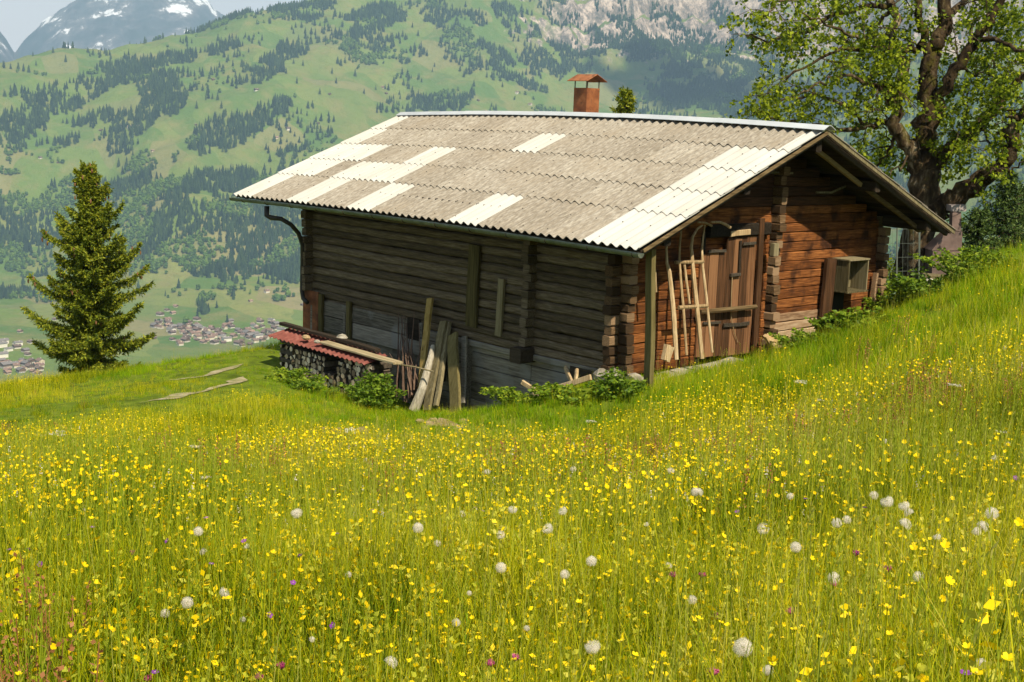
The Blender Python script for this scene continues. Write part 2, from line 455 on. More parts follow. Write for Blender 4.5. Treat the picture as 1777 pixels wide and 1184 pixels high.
def far_material():
    m, N, K = newmat('mountain_meadow')
    o = N.new('ShaderNodeOutputMaterial'); b = N.new('ShaderNodeBsdfPrincipled'); b.inputs['Roughness'].default_value = 1
    b.inputs['Specular IOR Level'].default_value = 0
    ge = N.new('ShaderNodeNewGeometry')
    def noise(s, d=5, r=.55, vec=None):
        n = N.new('ShaderNodeTexNoise'); n.inputs['Scale'].default_value = s; n.inputs['Detail'].default_value = d; n.inputs['Roughness'].default_value = r
        K(vec or ge.outputs['Position'], n.inputs['Vector']); return n.outputs['Fac']
    def mixc(f, a, c):
        x = N.new('ShaderNodeMixRGB'); K(f, x.inputs['Fac'])
        for s, q in ((x.inputs['Color1'], a), (x.inputs['Color2'], c)):
            if isinstance(q, tuple): s.default_value = (*q, 1)
            else: K(q, s)
        return x.outputs[0]
    def rmp(f, a, c):
        r = ramp(N, [(a, (0, 0, 0)), (c, (1, 1, 1))]); K(f, r.inputs['Fac']); return r.outputs['Color']
    def mth(op, a, c):
        x = N.new('ShaderNodeMath'); x.operation = op; x.use_clamp = True
        for s, q in ((x.inputs[0], a), (x.inputs[1], c)):
            if isinstance(q, (int, float)): s.default_value = q
            else: K(q, s)
        return x.outputs[0]
    # fields: cells with their own green
    vo = N.new('ShaderNodeTexVoronoi'); vo.inputs['Scale'].default_value = 1 / 150.0
    mpp = N.new('ShaderNodeMapping'); mpp.inputs['Rotation'].default_value = (0, 0, .5); mpp.inputs['Scale'].default_value = (1, 1.7, .4)
    K(ge.outputs['Position'], mpp.inputs['Vector'])
    ad = N.new('ShaderNodeMixRGB'); ad.blend_type = 'ADD'; ad.inputs['Fac'].default_value = 1
    nn = N.new('ShaderNodeTexNoise'); nn.inputs['Scale'].default_value = .006
    sc = N.new('ShaderNodeVectorMath'); sc.operation = 'SCALE'; sc.inputs['Scale'].default_value = 120
    K(ge.outputs['Position'], nn.inputs['Vector']); K(nn.outputs['Color'], sc.inputs[0]); K(mpp.outputs[0], ad.inputs['Color1']); K(sc.outputs[0], ad.inputs['Color2'])
    K(ad.outputs[0], vo.inputs['Vector'])
    sx = N.new('ShaderNodeSeparateColor'); K(vo.outputs['Color'], sx.inputs['Color'])
    c = mixc(noise(.004), (.07, .13, .028), (.125, .18, .042))
    field = ramp(N, [(0, (.08, .14, .022)), (.35, (.14, .19, .034)), (.6, (.20, .21, .055)), (.8, (.075, .14, .024)), (.93, (.24, .20, .09))])
    K(sx.outputs[0], field.inputs['Fac'])
    sxyz = N.new('ShaderNodeSeparateXYZ'); K(ge.outputs['Position'], sxyz.inputs[0])
    hz_ = N.new('ShaderNodeMapRange'); hz_.inputs['From Min'].default_value = -330; hz_.inputs['From Max'].default_value = -120
    hz_.inputs['To Min'].default_value = .95; hz_.inputs['To Max'].default_value = .55; K(sxyz.outputs['Z'], hz_.inputs['Value'])
    c = mixc(hz_.outputs[0], c, field.outputs['Color'])
    c = mixc(mth('MULTIPLY', rmp(noise(.016, 6, .65), .47, .66), .8), c, (.19, .175, .06))
    c = mixc(mth('MULTIPLY', rmp(noise(.05, 6, .7), .5, .75), .6), c, (.06, .11, .016))
    c = mixc(rmp(noise(.009, 7, .7), .69, .73), c, (.30, .25, .17))
    # rock on the steep high face
    sn = N.new('ShaderNodeSeparateXYZ'); K(ge.outputs['Normal'], sn.inputs[0])
    at = N.new('ShaderNodeAttribute'); at.attribute_name = 'rock'
    mv = N.new('ShaderNodeMapping'); mv.inputs['Scale'].default_value = (1, 1, .5); K(ge.outputs['Position'], mv.inputs['Vector'])
    rf = mth('ADD', at.outputs['Fac'], mth('MULTIPLY', mth('SUBTRACT', noise(.02, 8, .7, mv.outputs[0]), .5), 2.2))
    rf = rmp(rf, .47, .62)
    rn = noise(.03, 10, .82, mv.outputs[0])
    rock = ramp(N, [(.36, (.05, .06, .045)), (.47, (.17, .14, .12)), (.60, (.50, .41, .34))]); K(rn, rock.inputs['Fac'])
    c = mixc(rf, c, rock.outputs['Color'])
    K(c, b.inputs['Base Color'])
    bp = N.new('ShaderNodeBump'); bp.inputs['Strength'].default_value = .8; bp.inputs['Distance'].default_value = 9
    K(noise(.03, 8, .7), bp.inputs['Height']); K(bp.outputs[0], b.inputs['Normal'])
    K(b.outputs[0], o.inputs['Surface'])
    return m
fm = npmesh('mountain_slope', FV, FF, [far_material()], smooth=True)
dzr = np.abs(np.gradient(Zf, Rg, axis=1))
rockA = rockw * np.clip((dzr - .35) / .9 + .34, 0, .8)
at = fm.attributes.new('rock', 'FLOAT', 'POINT'); at.data.foreach_set('value', rockA.ravel().astype(np.float32))
tag(link('mountain', fm), 'green alpine mountainside across the valley with rock face at right', None, None, 'structure')

# ground skirt joining the hill to the valley on every side
sk = MB()
A2 = np.linspace(0, 2 * math.pi, 73)
rings = [(38, -24), (300, -150), (1500, -361), (9000, -362), (13500, -363)]
vs = []
for R, z in rings:
    for a in A2: vs.append((CAM[0] + R * math.sin(a), CAM[1] + R * math.cos(a), z))
fs = []
for i in range(len(rings) - 1):
    for j in range(72): fs.append([i*73+j, i*73+j+1, (i+1)*73+j+1, (i+1)*73+j])
sk.add(vs, fs)
M_valley = mat('valley_field', [(.35, (.05, .09, .02)), (.6, (.12, .15, .03))], .01, bump=0, rndw=0, rough=1, spec=0)
tag(sk.build('valley_terrain', M_valley), 'green valley floor below the hill', None, None, 'structure')

# ------------------------------------------------------------------ snowy mountains far beyond
def snow_range():
    us = np.linspace(-500, 1000, 420)
    prof_u = [-500, -250, -90, -30, 0, 15, 26, 36, 60, 85, 130, 200, 260, 330, 360, 385, 430, 520, 700, 1000]
    prof_v = [60, 20, 0, 28, 52, 74, 90, 80, 56, 30, 4, -24, -34, -20, 2, 26, 40, 50, 60, 60]
    R0 = 9800
    ns = 130
    V = []; st = []
    for u in us:
        v = np.interp(u, prof_u, prof_v)
        a, _ = azsl(u, 100); sl = azsl(u, v)[1]
        R1 = R0 if u > 30 else R0 * .86
        top = CAM[2] + sl * R1
        for i in range(ns):
            t = i / (ns - 1)
            R = R1 - 2300 * (1 - t) if t < .999 else R1
            z = -380 + (top + 380) * (t ** 1.15)
            V.append((a, R, z, t))
    V = np.array(V)
    a, R, z, t = V.T
    x = CAM[0] + R * np.sin(a); y = CAM[1] + R * np.cos(a)
    rid = 1 - 2 * np.abs(fbm(x / 700 + z / 1500, y / 700, 5, 41, .55))
    z = z + (rid - .5) * 260 * np.clip(t * 3, 0, 1) * (1 - .93 * t) + fbm(a * 160, t * 5, 4, 77) * 22 * t
    m, N, K = newmat('snow_rock')
    o = N.new('ShaderNodeOutputMaterial'); b = N.new('ShaderNodeBsdfDiffuse'); ge = N.new('ShaderNodeNewGeometry')
    n = N.new('ShaderNodeTexNoise'); n.inputs['Scale'].default_value = .0035; n.inputs['Detail'].default_value = 9; n.inputs['Roughness'].default_value = .68
    mm = N.new('ShaderNodeMapping'); mm.inputs['Rotation'].default_value = (.5, .4, .3); mm.inputs['Scale'].default_value = (1, 1, .45)
    K(ge.outputs['Position'], mm.inputs['Vector']); K(mm.outputs[0], n.inputs['Vector'])
    sp = N.new('ShaderNodeSeparateXYZ'); K(ge.outputs['Position'], sp.inputs[0])
    mr = N.new('ShaderNodeMapRange'); mr.inputs['From Min'].default_value = 100; mr.inputs['From Max'].default_value = 1100
    mr.inputs['To Min'].default_value = -.14; mr.inputs['To Max'].default_value = .12; K(sp.outputs['Z'], mr.inputs['Value'])
    ad = N.new('ShaderNodeMath'); K(n.outputs['Fac'], ad.inputs[0]); K(mr.outputs[0], ad.inputs[1])
    r = ramp(N, [(.3, (.035, .05, .04)), (.45, (.07, .075, .08)), (.53, (.15, .14, .14)), (.565, (.8, .8, .82))]); K(ad.outputs[0], r.inputs['Fac'])
    K(r.outputs['Color'], b.inputs['Color']); K(b.outputs[0], o.inputs['Surface'])
    me = npmesh('snow_mountain', np.stack([x, y, z], 1), gridfaces(len(us), ns), [m], smooth=True)
    tag(link('snow_mountain', me), 'distant blue mountain range with snow patches', None, None, 'structure')
snow_range()

#CLOUD
def cloud(c, rx, ry, rz, seed):
    random.seed(seed)
    mb = MB()
    for i in range(46):
        a = random.uniform(0, 6.28); q = math.sqrt(random.random())
        k = random.uniform(.16, .34) * (1.25 - q * .6)
        mb.blob((c[0] + rx*q*math.cos(a), c[1] + ry*q*math.sin(a), c[2] + random.uniform(0, .5)*rz), rx*k, ry*k, rz*random.uniform(.4, .9), 14, 9, .06)
    m = mat('cloud_white', [(.3, (.8, .8, .8)), (.7, (.9, .9, .9))], .002, bump=0, rndw=0, rough=1, spec=0)
    tag(mb.build('cloud', m, smooth=True), 'white cloud above the valley', None, None, 'structure')
# clouds that throw the blue shade over the side valley on the right
for (u, v, rx, ry, sd) in ((1190, 150, 300, 190, 3), (1330, 178, 240, 170, 4)):
    p, _ = fpix(u, v)
    if p is not None:
        h = 3600 - p[2]
        q = p - np.array(SUN) * (h / -SUN.z)
        cloud(q, rx, ry, 160, sd)

# ------------------------------------------------------------------ forests on the mountain
# ellipses (u, v, ru, rv, angle, density) projected on the slope; each tree stands on the terrain
BL = [(60, 410, 90, 60, 0, 1), (20, 370, 60, 40, 0, 1), (150, 360, 95, 50, 0, 1), (260, 350, 90, 42, 0, 1), (330, 380, 120, 70, 0, 1), (400, 420, 120, 60, 0, 1),
      (480, 340, 80, 45, -.3, 1), (470, 400, 90, 70, 0, 1), (520, 420, 80, 70, 0, 1), (380, 330, 90, 35, 0, 1), (240, 430, 60, 45, .2, .9), (60, 455, 60, 22, 0, .9),
      (510, 285, 60, 28, -.2, .9), (420, 560-90, 60, 14, -.6, .9), (355, 530, 22, 12, -.9, .8),
      (100, 220-60, 60, 14, -.2, .5), (50, 165, 45, 12, 0, .9), (190, 130, 60, 20, -.35, .8), (60, 190, 90, 14, -.45, 1), (150, 165, 100, 13, -.42, 1), (245, 120, 60, 11, -.5, .8),
      (330, 100, 90, 9, -.2, .95), (290, 165, 40, 40, .3, .95), (300, 180, 26, 16, 0, 1), (250, 150, 30, 12, 0, .8),
      (170, 205, 60, 14, -.1, .9), (230, 220, 45, 20, -.4, .9), (210, 245, 25, 26, .8, .9), (100, 245, 36, 14, -.1, .9), (40, 230, 55, 18, -.5, .9), (15, 175, 20, 10, 0, .9), (20, 255, 25, 12, -.3, .8),
      (400, 225, 62, 26, -.15, 1), (360, 250, 30, 18, 0, 1), (470, 195, 45, 15, -.5, 1), (245, 290, 26, 24, .4, 1), (295, 278, 14, 9, 0, 1), (5, 290, 22, 14, 0, .9),
      (490, 100, 55, 16, -.5, .9), (450, 130, 40, 14, -.3, .7), (570, 60, 30, 18, -.9, .9), (530, 15, 60, 10, -.1, .9), (385, 35, 60, 9, -.42, 1), (430, 12, 16, 5, 0, 1), (520, 28, 40, 9, -.1, .9),
      (230, 60, 30, 5, -.1, .8), (130, 75, 30, 6, -.25, .9), (440, 45, 26, 7, -.2, .8),
      (645, 40, 60, 26, -.4, 1), (620, 95, 40, 26, 0, .95), (760, 25, 30, 26, .2, .9), (800, 60, 40, 40, .9, .75), (700, 90, 60, 22, .2, .6), (850, 110, 80, 26, .2, .85), (920, 140, 40, 18, .5, .9),
      (760, 180, 60, 16, -.1, .9), (790, 175, 30, 22, 0, .9), (670, 190, 18, 12, 0, .9), (960, 110, 70, 26, .1, .9), (1030, 90, 90, 20, .1, .9), (1130, 85, 90, 20, .05, .95), (1230, 80, 90, 24, .05, .95),
      (1300, 110, 80, 26, .2, .9), (1180, 120, 70, 14, -.3, .95), (1240, 150, 90, 26, -.35, 1), (1130, 170, 50, 14, -.4, .9), (1280, 185, 60, 16, .1, .95), (950, 195, 26, 6, 0, .8), (1350, 200, 90, 26, 0, .8),
      (1000, 45, 60, 22, .9, .75), (1080, 40, 60, 20, .9, .75), (1160, 50, 60, 22, .9, .75), (1260, 40, 60, 20, .9, .7), (900, 50, 60, 24, .9, .8), (1350, 60, 60, 30, .5, .7), (950, 15, 40, 14, .9, .7), (1050, 75, 60, 12, .1, .9),
      (1450, 200, 60, 40, 0, .6), (1560, 140, 120, 50, 0, .55), (1700, 200, 100, 70, 0, .6), (1500, 300, 120, 60, 0, .6), (1740, 330, 60, 50, 0, .75), (1640, 250, 80, 40, 0, .4), (1560, 430, 60, 50, 0, .4), (1740, 60, 80, 40, 0, .5),
      (30, 470, 60, 8, .1, .7), (40, 515, 60, 7, .1, .7), (130, 515, 40, 8, 0, .7), (275, 470, 14, 8, .5, .6), (330, 470, 12, 14, 0, .3),
      (250, 385, 26, 30, 0, 1), (440, 465, 26, 12, -.6, .9), (385, 505, 34, 9, -.75, .95), (480, 500, 30, 7, .5, .8), (540, 480, 40, 26, 0, .8), (490, 523, 18, 5, 0, .8)]
def forest_points(n=150000):
    u = rng.uniform(-60, 1800, n); v = rng.uniform(-10, 600, n)
    # sample evenly over the slope: start from terrain cells instead of pixels
    ai = rng.uniform(0, len(AZ) - 1.01, n); R = np.sqrt(rng.uniform(2150 ** 2, 5000 ** 2, n))
    a = AZ[0] + ai * _dA
    x = CAM[0] + R * np.sin(a); y = CAM[1] + R * np.cos(a); z = FZ(x, y)
    p = pix(np.stack([x, y, z], 1))
    du = fbm(x / 60, y / 60, 3, 51) * 22; dv = fbm(x / 60, y / 60, 3, 52) * 9
    pu = p[:, 0] + du; pv = p[:, 1] + dv
    d = np.zeros(n)
    for (cu, cv, ru, rv, an, de) in BL:
        c_, s_ = math.cos(an), math.sin(an)
        X = (pu - cu) * c_ + (pv - cv) * s_; Y = -(pu - cu) * s_ + (pv - cv) * c_
        q = (X / ru) ** 2 + (Y / rv) ** 2
        d = np.maximum(d, de * np.clip((1.08 - q) * 5, 0, 1))
    clear = ((pu - 350) / 22) ** 2 + ((pv - 345) / 12) ** 2 < 1
    d[clear] = 0
    thin = fbm(x / 45, y / 45, 3, 60)
    d = d * np.clip(np.where(d > .98, 1.0, .66) + thin * 2.0, .0, 1)
    sc = (fbm(x / 110, y / 110, 2, 61) > .28) * .10 + .004
    d = np.maximum(d, np.where(z > FLOOR + 12, sc, sc * .15))
    keep = (rng.random(n) < d) & (p[:, 0] > -80) & (p[:, 0] < 1860) & (p[:, 1] > -30) & (p[:, 1] < 640)
    return np.stack([x, y, z], 1)[keep]

def far_tree(kind, seed):
    r = np.random.default_rng(seed); V = []; F = []
    if kind == 0:   # spruce, height 1
        nt_ = 7; n = 7
        for t in range(nt_):
            z0 = .08 + .80 * t / nt_; z1 = z0 + .26 * (1 - t / nt_ * .45)
            w = (.19 * (1 - t / nt_) ** .8 + .015)
            b = len(V)
            for j in range(n):
                a = 2 * math.pi * j / n + r.uniform(-.2, .2) + t
                q = w * r.uniform(.65, 1.25)
                V.append((q * math.cos(a), q * math.sin(a), z0 - r.uniform(0, .05)))
            V.append((r.uniform(-.008, .008), r.uniform(-.008, .008), min(z1, 1.0)))
            for j in range(n): F.append((b + j, b + (j + 1) % n, b + n))
    else:           # broadleaf
        for t in range(9):
            c = np.array([r.uniform(-.17, .17), r.uniform(-.17, .17), r.uniform(.28, .78)]); q = r.uniform(.13, .22)
            b = len(V); n = 6
            V.append(tuple(c + [0, 0, q])); 
            for (zz, kk) in ((.45, .85), (-.45, .9)):
                for j in range(n):
                    a = 2 * math.pi * j / n + r.uniform(-.2, .2); k2 = q * kk * r.uniform(.8, 1.2)
                    V.append(tuple(c + [k2 * math.cos(a), k2 * math.sin(a), q * zz]))
            V.append(tuple(c - [0, 0, q]))
            for j in range(n):
                j2 = (j + 1) % n
                F += [(b, b+1+j, b+1+j2), (b+1+j, b+1+n+j, b+1+j2), (b+1+j2, b+1+n+j, b+1+n+j2), (b+1+n+j, b+1+2*n, b+1+n+j2)]
    return np.array(V), np.array(F)
M_spr = mat('far_spruce', [(.25, (.010, .022, .010)), (.5, (.019, .038, .013)), (.75, (.034, .058, .018))], .05, bump=0, rndw=.7, rough=1, spec=0)
M_brd = mat('far_broadleaf', [(.25, (.035, .07, .012)), (.5, (.06, .11, .016)), (.75, (.095, .15, .022))], .05, bump=0, rndw=.7, rough=1, spec=0)
def forest():
    pts = forest_points(420000)
    dist = np.linalg.norm(pts - CAM, axis=1)
    low = (pts[:, 2] < -100)
    br = fbm(pts[:, 0] / 90, pts[:, 1] / 90, 2, 71) > np.where(low, .02, .3)
    # the 280 that stand alone and show largest become things of their own
    pp = pix(pts)
    cell = {}
    for i, (a, b) in enumerate(np.floor(pp / 22).astype(int)): cell.setdefault((a, b), []).append(i)
    alone = [v[0] for (a, b), v in cell.items() if sum(len(cell.get((a+i, b+j), ())) for i in (-1, 0, 1) for j in (-1, 0, 1)) <= 2]
    alone = [i for i in alone if 0 < pp[i, 0] < 1777 and 0 < pp[i, 1] < 590 and not (560 < pp[i, 0] < 1500 and pp[i, 1] > 205)]
    alone = sorted(alone, key=lambda i: dist[i])[:280]
    am = np.zeros(len(pts), bool); am[alone] = True
    vars_ = [[far_tree(0, s) for s in range(5)], [far_tree(1, s + 9) for s in range(4)]]
    for kind, nm, label, M in ((0, 'spruce_forest', 'dark spruce forest covering the mountainside across the valley', M_spr),
                               (1, 'broadleaf_forest', 'lighter green broadleaf woods low on the mountainside', M_brd)):
        Vs = []; Fs = []; rn = []; off = 0
        for vi, (V, F) in enumerate(vars_[kind]):
            sel = np.where((br == bool(kind)) & ~am & (rng.integers(0, len(vars_[kind]), len(pts)) == vi))[0]
            if not len(sel): continue
            m = len(sel)
            h = rng.uniform(13, 24, m) if kind == 0 else rng.uniform(9, 15, m)
            wd_ = h * rng.uniform(.8, 1.15, m); th = rng.uniform(0, 6.28, m)
            x = V[None, :, 0] * np.cos(th)[:, None] - V[None, :, 1] * np.sin(th)[:, None]
            y = V[None, :, 0] * np.sin(th)[:, None] + V[None, :, 1] * np.cos(th)[:, None]
            q = np.stack([x * wd_[:, None] + pts[sel, 0][:, None], y * wd_[:, None] + pts[sel, 1][:, None], V[None, :, 2] * h[:, None] + pts[sel, 2][:, None] - .8], -1)
            Vs.append(q.reshape(-1, 3))
            f = F[None] + (np.arange(m) * len(V))[:, None, None] + off
            Fs.append(f.reshape(-1, 3)); off += m * len(V)
            rn.append(np.repeat(rng.random(m), len(F)))
        me = npmesh(nm, np.concatenate(Vs), [np.concatenate(Fs)], [M], rnd=np.concatenate(rn))
        tag(link(nm, me), label, None, None, 'stuff')
    print('forest', len(pts), 'alone', len(alone))
    mes = [npmesh('far_tree', far_tree(k, s + 20)[0], [far_tree(k, s + 20)[1]], [M_spr if k == 0 else M_brd]) for k in (0, 1) for s in range(3)]
    for i in alone:
        k = 1 if br[i] else 0
        o = link('broadleaf_tree' if k else 'spruce_tree', mes[k * 3 + random.randrange(3)])
        h = random.uniform(16, 26) if not k else random.uniform(10, 15)
        o.location = pts[i] - [0, 0, .6]; o.scale = (h, h, h); o.rotation_euler.z = random.uniform(0, 6)
        if k: tag(o, 'small round broadleaf tree alone on the far green slope', 'tree', 'single broadleaf trees on the far mountainside')
        else: tag(o, 'small dark spruce alone on the far green slope', 'tree', 'single spruces on the far mountainside')
forest()

# ------------------------------------------------------------------ village and chalets
def house_mesh(w, l, h, rp, M_wall, M_wall2, M_roof, M_win):
    mb = MB(); ov = 1.1
    z0 = -4; hh = h
    mb.add([(-w/2, -l/2, z0), (w/2, -l/2, z0), (w/2, l/2, z0), (-w/2, l/2, z0), (-w/2, -l/2, hh), (w/2, -l/2, hh), (w/2, l/2, hh), (-w/2, l/2, hh), (0, -l/2, hh + rp), (0, l/2, hh + rp)],
           [[0, 1, 5, 8, 4], [1, 2, 6, 5], [2, 3, 7, 9, 6], [3, 0, 4, 7]], 0)
    mb.add([(-w/2 - .06, -l/2 - .06, hh * .45), (w/2 + .06, -l/2 - .06, hh * .45), (w/2 + .06, l/2 + .06, hh * .45), (-w/2 - .06, l/2 + .06, hh * .45), (-w/2 - .06, -l/2 - .06, hh), (w/2 + .06, -l/2 - .06, hh), (w/2 + .06, l/2 + .06, hh), (-w/2 - .06, l/2 + .06, hh), (0, -l/2 - .06, hh + rp), (0, l/2 + .06, hh + rp)],
           [[0, 1, 5, 8, 4], [1, 2, 6, 5], [2, 3, 7, 9, 6], [3, 0, 4, 7]], 1)
    s = rp / (w / 2)
    for sg in (-1, 1):
        x1 = sg * (w/2 + ov); zz = hh - s * ov
        a = [(0, -l/2 - ov, hh + rp + .3), (x1, -l/2 - ov, zz + .3), (x1, l/2 + ov, zz + .3), (0, l/2 + ov, hh + rp + .3)]
        b = [(x, y, z - .3) for x, y, z in a]
        mb.add(a + b, [[0, 1, 2, 3], [7, 6, 5, 4], [0, 4, 5, 1], [1, 5, 6, 2], [2, 6, 7, 3]], 2)
    for zz in (1.2, hh * .45 + 1.0):
        for k in range(3):
            x = -w/2 + w * (k + .5) / 3
            for sg in (-1, 1):
                y = sg * (l/2 + .12)
                mb.add([(x - .5, y, zz), (x + .5, y, zz), (x + .5, y, zz + 1.1), (x - .5, y, zz + 1.1)], [[0, 1, 2, 3]], 3)
    mb.box((w * .2, l * .15, hh + rp), (.8, .8, 1.6), 0)
    return mb.mesh('house', [M_wall, M_wall2, M_roof, M_win])
def flat(name, c, rough=.8, **k): return mat(name, [(.3, tuple(x * .8 for x in c)), (.7, tuple(min(1, x * 1.15) for x in c))], 2.0, bump=0, rough=rough, **k)
Mw = [flat('house_white', (.62, .58, .5)), flat('house_cream', (.55, .45, .32)), flat('house_wood', (.13, .075, .04)), flat('house_grey', (.4, .38, .35))]
Mrf = [flat('roof_red', (.19, .115, .085)), flat('roof_brown', (.13, .085, .065)), flat('roof_grey', (.16, .14, .13)), flat('roof_orange', (.24, .15, .11))]
Mwin = flat('house_window', (.03, .035, .04), rough=.2)
hm = [house_mesh(11, 13, 6, 2.6, Mw[0], Mw[2], Mrf[1], Mwin), house_mesh(10, 12, 6.5, 3.0, Mw[0], Mw[1], Mrf[0], Mwin), house_mesh(13, 15, 7, 3, Mw[3], Mw[2], Mrf[2], Mwin),
      house_mesh(9, 11, 5, 2.6, Mw[1], Mw[2], Mrf[3], Mwin), house_mesh(12, 18, 8, 2.5, Mw[0], Mw[0], Mrf[2], Mwin), house_mesh(7, 9, 3.5, 2.0, Mw[2], Mw[2], Mrf[1], Mwin)]
random.seed(2)
hn = ['brown roofed', 'reddish roofed', 'grey roofed', 'tan roofed', 'flat grey roofed white', 'small brown wooden']
def village():
    placed = []
    def put(u, v, mi, grp, lab, name='house', min_d=12.5, sc=1.0):
        p, nn = fpix(u, v)
        if p is None: return
        for q in placed:
            if math.hypot(q[0] - p[0], q[1] - p[1]) < min_d: return
        placed.append(p)
        o = link(name, hm[mi]); o.location = p - np.array([0, 0, .3]); o.rotation_euler.z = random.choice([.1, .25, 1.7, 1.8]) + random.uniform(-.25, .25)
        k = random.uniform(.58, .88) * sc
        o.scale = (k, k, k)
        tag(o, lab, 'house', grp)
    random.seed(5)
    n = 0
    while n < 900:
        n += 1
        u = random.gauss(375, 62); v = random.gauss(577, 12) + (u - 375) * .03
        if u < 262 or u > 505 or v > 606 or v < 556 or (v < 565 and u > 380 and u < 395): continue
        if fbm(u / 22, v / 9, 2, 90) < -.08: continue
        mi = random.choice([0, 0, 1, 2, 3, 3, 4, 5, 0, 1])
        put(u, v, mi, 'houses of the valley village', hn[mi] + ' house packed in the valley village')
    n = 0
    while n < 160:
        n += 1
        u = random.uniform(0, 72); v = random.uniform(628, 650)
        mi = random.choice([0, 1, 3, 2]); put(u, v, mi, 'houses at the lower left', hn[mi] + ' house at the left edge below the hill')
    n = 0
    while n < 60:
        n += 1
        u = random.uniform(0, 60); v = random.uniform(592, 622)
        mi = random.choice([0, 4, 2]); put(u, v, mi, 'sheds on the valley floor', hn[mi] + ' building among fields left of the spruce', min_d=24)
    for (u, v) in ((290, 540), (300, 545), (305, 533), (278, 548), (95, 556), (120, 560), (35, 577), (20, 502), (50, 504), (435, 524), (463, 508), (525, 530), (100, 283), (70, 275),
                   (90, 353), (175, 227), (225, 222), (265, 263), (340, 217), (370, 139), (445, 158), (572, 164), (552, 215), (480, 240), (378, 300), (670, 163), (665, 153), (920, 183), (897, 162), (830, 175), (843, 195), (500, 225), (240, 222), (150, 288), (60, 235), (410, 135)):
        mi = random.choice([0, 3, 5, 5, 1]); put(u, v, mi, 'single chalets scattered over the far slope', 'lone ' + hn[mi] + ' chalet on the far slope', 'chalet', sc=.95)
    print('houses', len(placed))
village()
# ------------------------------------------------------------------ barn
def wood(name, dark, mid, light, ax, sc=2.2, rndw=.5, stain=None, bump=.7, rough=.9):
    st = [13.0, 13.0, 13.0]; st['xyz'.index(ax)] = .8
    return mat(name, [(.22, dark), (.5, mid), (.78, light)], sc, tuple(st), rough, bump, sc * 2.2, rndw=rndw, spec=.12, stain=stain, bdist=.012)
W_front = wood('weathered_grey_log', (.035, .027, .015), (.10, .074, .045), (.23, .18, .12), 'x', 4.5, rndw=.22, bump=1.0)
W_low = wood('grey_plank', (.06, .052, .040), (.17, .15, .12), (.31, .28, .23), 'x', 3, rndw=.35, stain=(1.6, (.21, .20, .18), .52, .62))
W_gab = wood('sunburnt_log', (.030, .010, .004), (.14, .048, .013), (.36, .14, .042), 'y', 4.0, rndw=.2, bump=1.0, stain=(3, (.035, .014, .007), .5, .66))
W_gab_shade = wood('shaded_gable_log', (.014, .007, .004), (.045, .020, .010), (.11, .05, .022), 'y', 4.0, rndw=.2, bump=1.0)  # gable wood darkened: eave shade painted into the upper logs
W_dark = wood('dark_beam', (.012, .009, .006), (.03, .022, .015), (.06, .045, .03), 'x')
W_door = wood('brown_door_plank', (.045, .022, .010), (.12, .055, .025), (.21, .105, .05), 'z', rndw=.55)
W_end = wood('cut_log_end', (.04, .024, .013), (.12, .072, .036), (.26, .17, .10), 'y', 6, rndw=.7)
W_pale = wood('pale_wood', (.16, .11, .055), (.34, .24, .13), (.52, .41, .26), 'z', rndw=.4)
W_old = wood('old_grey_board', (.055, .045, .022), (.14, .115, .06), (.24, .20, .12), 'z', rndw=.4)
W_post = wood('moss_board', (.04, .032, .012), (.10, .08, .03), (.17, .14, .06), 'z', rndw=.35)
M_iron = mat('old_iron', [(.3, (.03, .025, .02)), (.7, (.10, .08, .06))], 20, rough=.6, metal=.5)
M_rust = mat('rusty_sheet', [(.25, (.10, .03, .012)), (.5, (.22, .075, .026)), (.75, (.33, .13, .05))], 5, rough=.75, bump=.15, metal=.1, stain=(12, (.12, .05, .025), .55, .7))
M_cem = mat('weathered_cement', [(.25, (.14, .12, .092)), (.45, (.22, .192, .155)), (.58, (.29, .262, .22)), (.8, (.42, .39, .33))], 60, (1, .14, .2), .95, .5, 60, rndw=.10, spec=.1, stain=(1.6, (.24, .20, .15), .5, .95))
M_white = mat('new_white_sheet', [(.25, (.36, .345, .31)), (.6, (.44, .43, .40)), (.8, (.48, .47, .445))], 2.5, (1, .3, .3), .75, .1, rndw=.1, spec=.25, stain=(14, (.5, .45, .36), .66, .78))
M_cap = mat('ridge_metal', [(.3, (.34, .36, .38)), (.7, (.46, .48, .50))], 2.0, rough=.55, bump=.05, spec=.4)
M_gut = mat('zinc_gutter', [(.3, (.10, .115, .085)), (.7, (.24, .26, .21))], 6, rough=.42, bump=.08, metal=.5)
M_stone = mat('grey_stone', [(.25, (.14, .12, .09)), (.5, (.28, .25, .2)), (.75, (.45, .41, .34))], 6, rough=.95, bump=.8, bdist=.03)
M_tile = mat('red_sheet', [(.3, (.11, .035, .026)), (.6, (.18, .055, .042)), (.8, (.28, .13, .10))], 7, rough=.8, bump=.2)

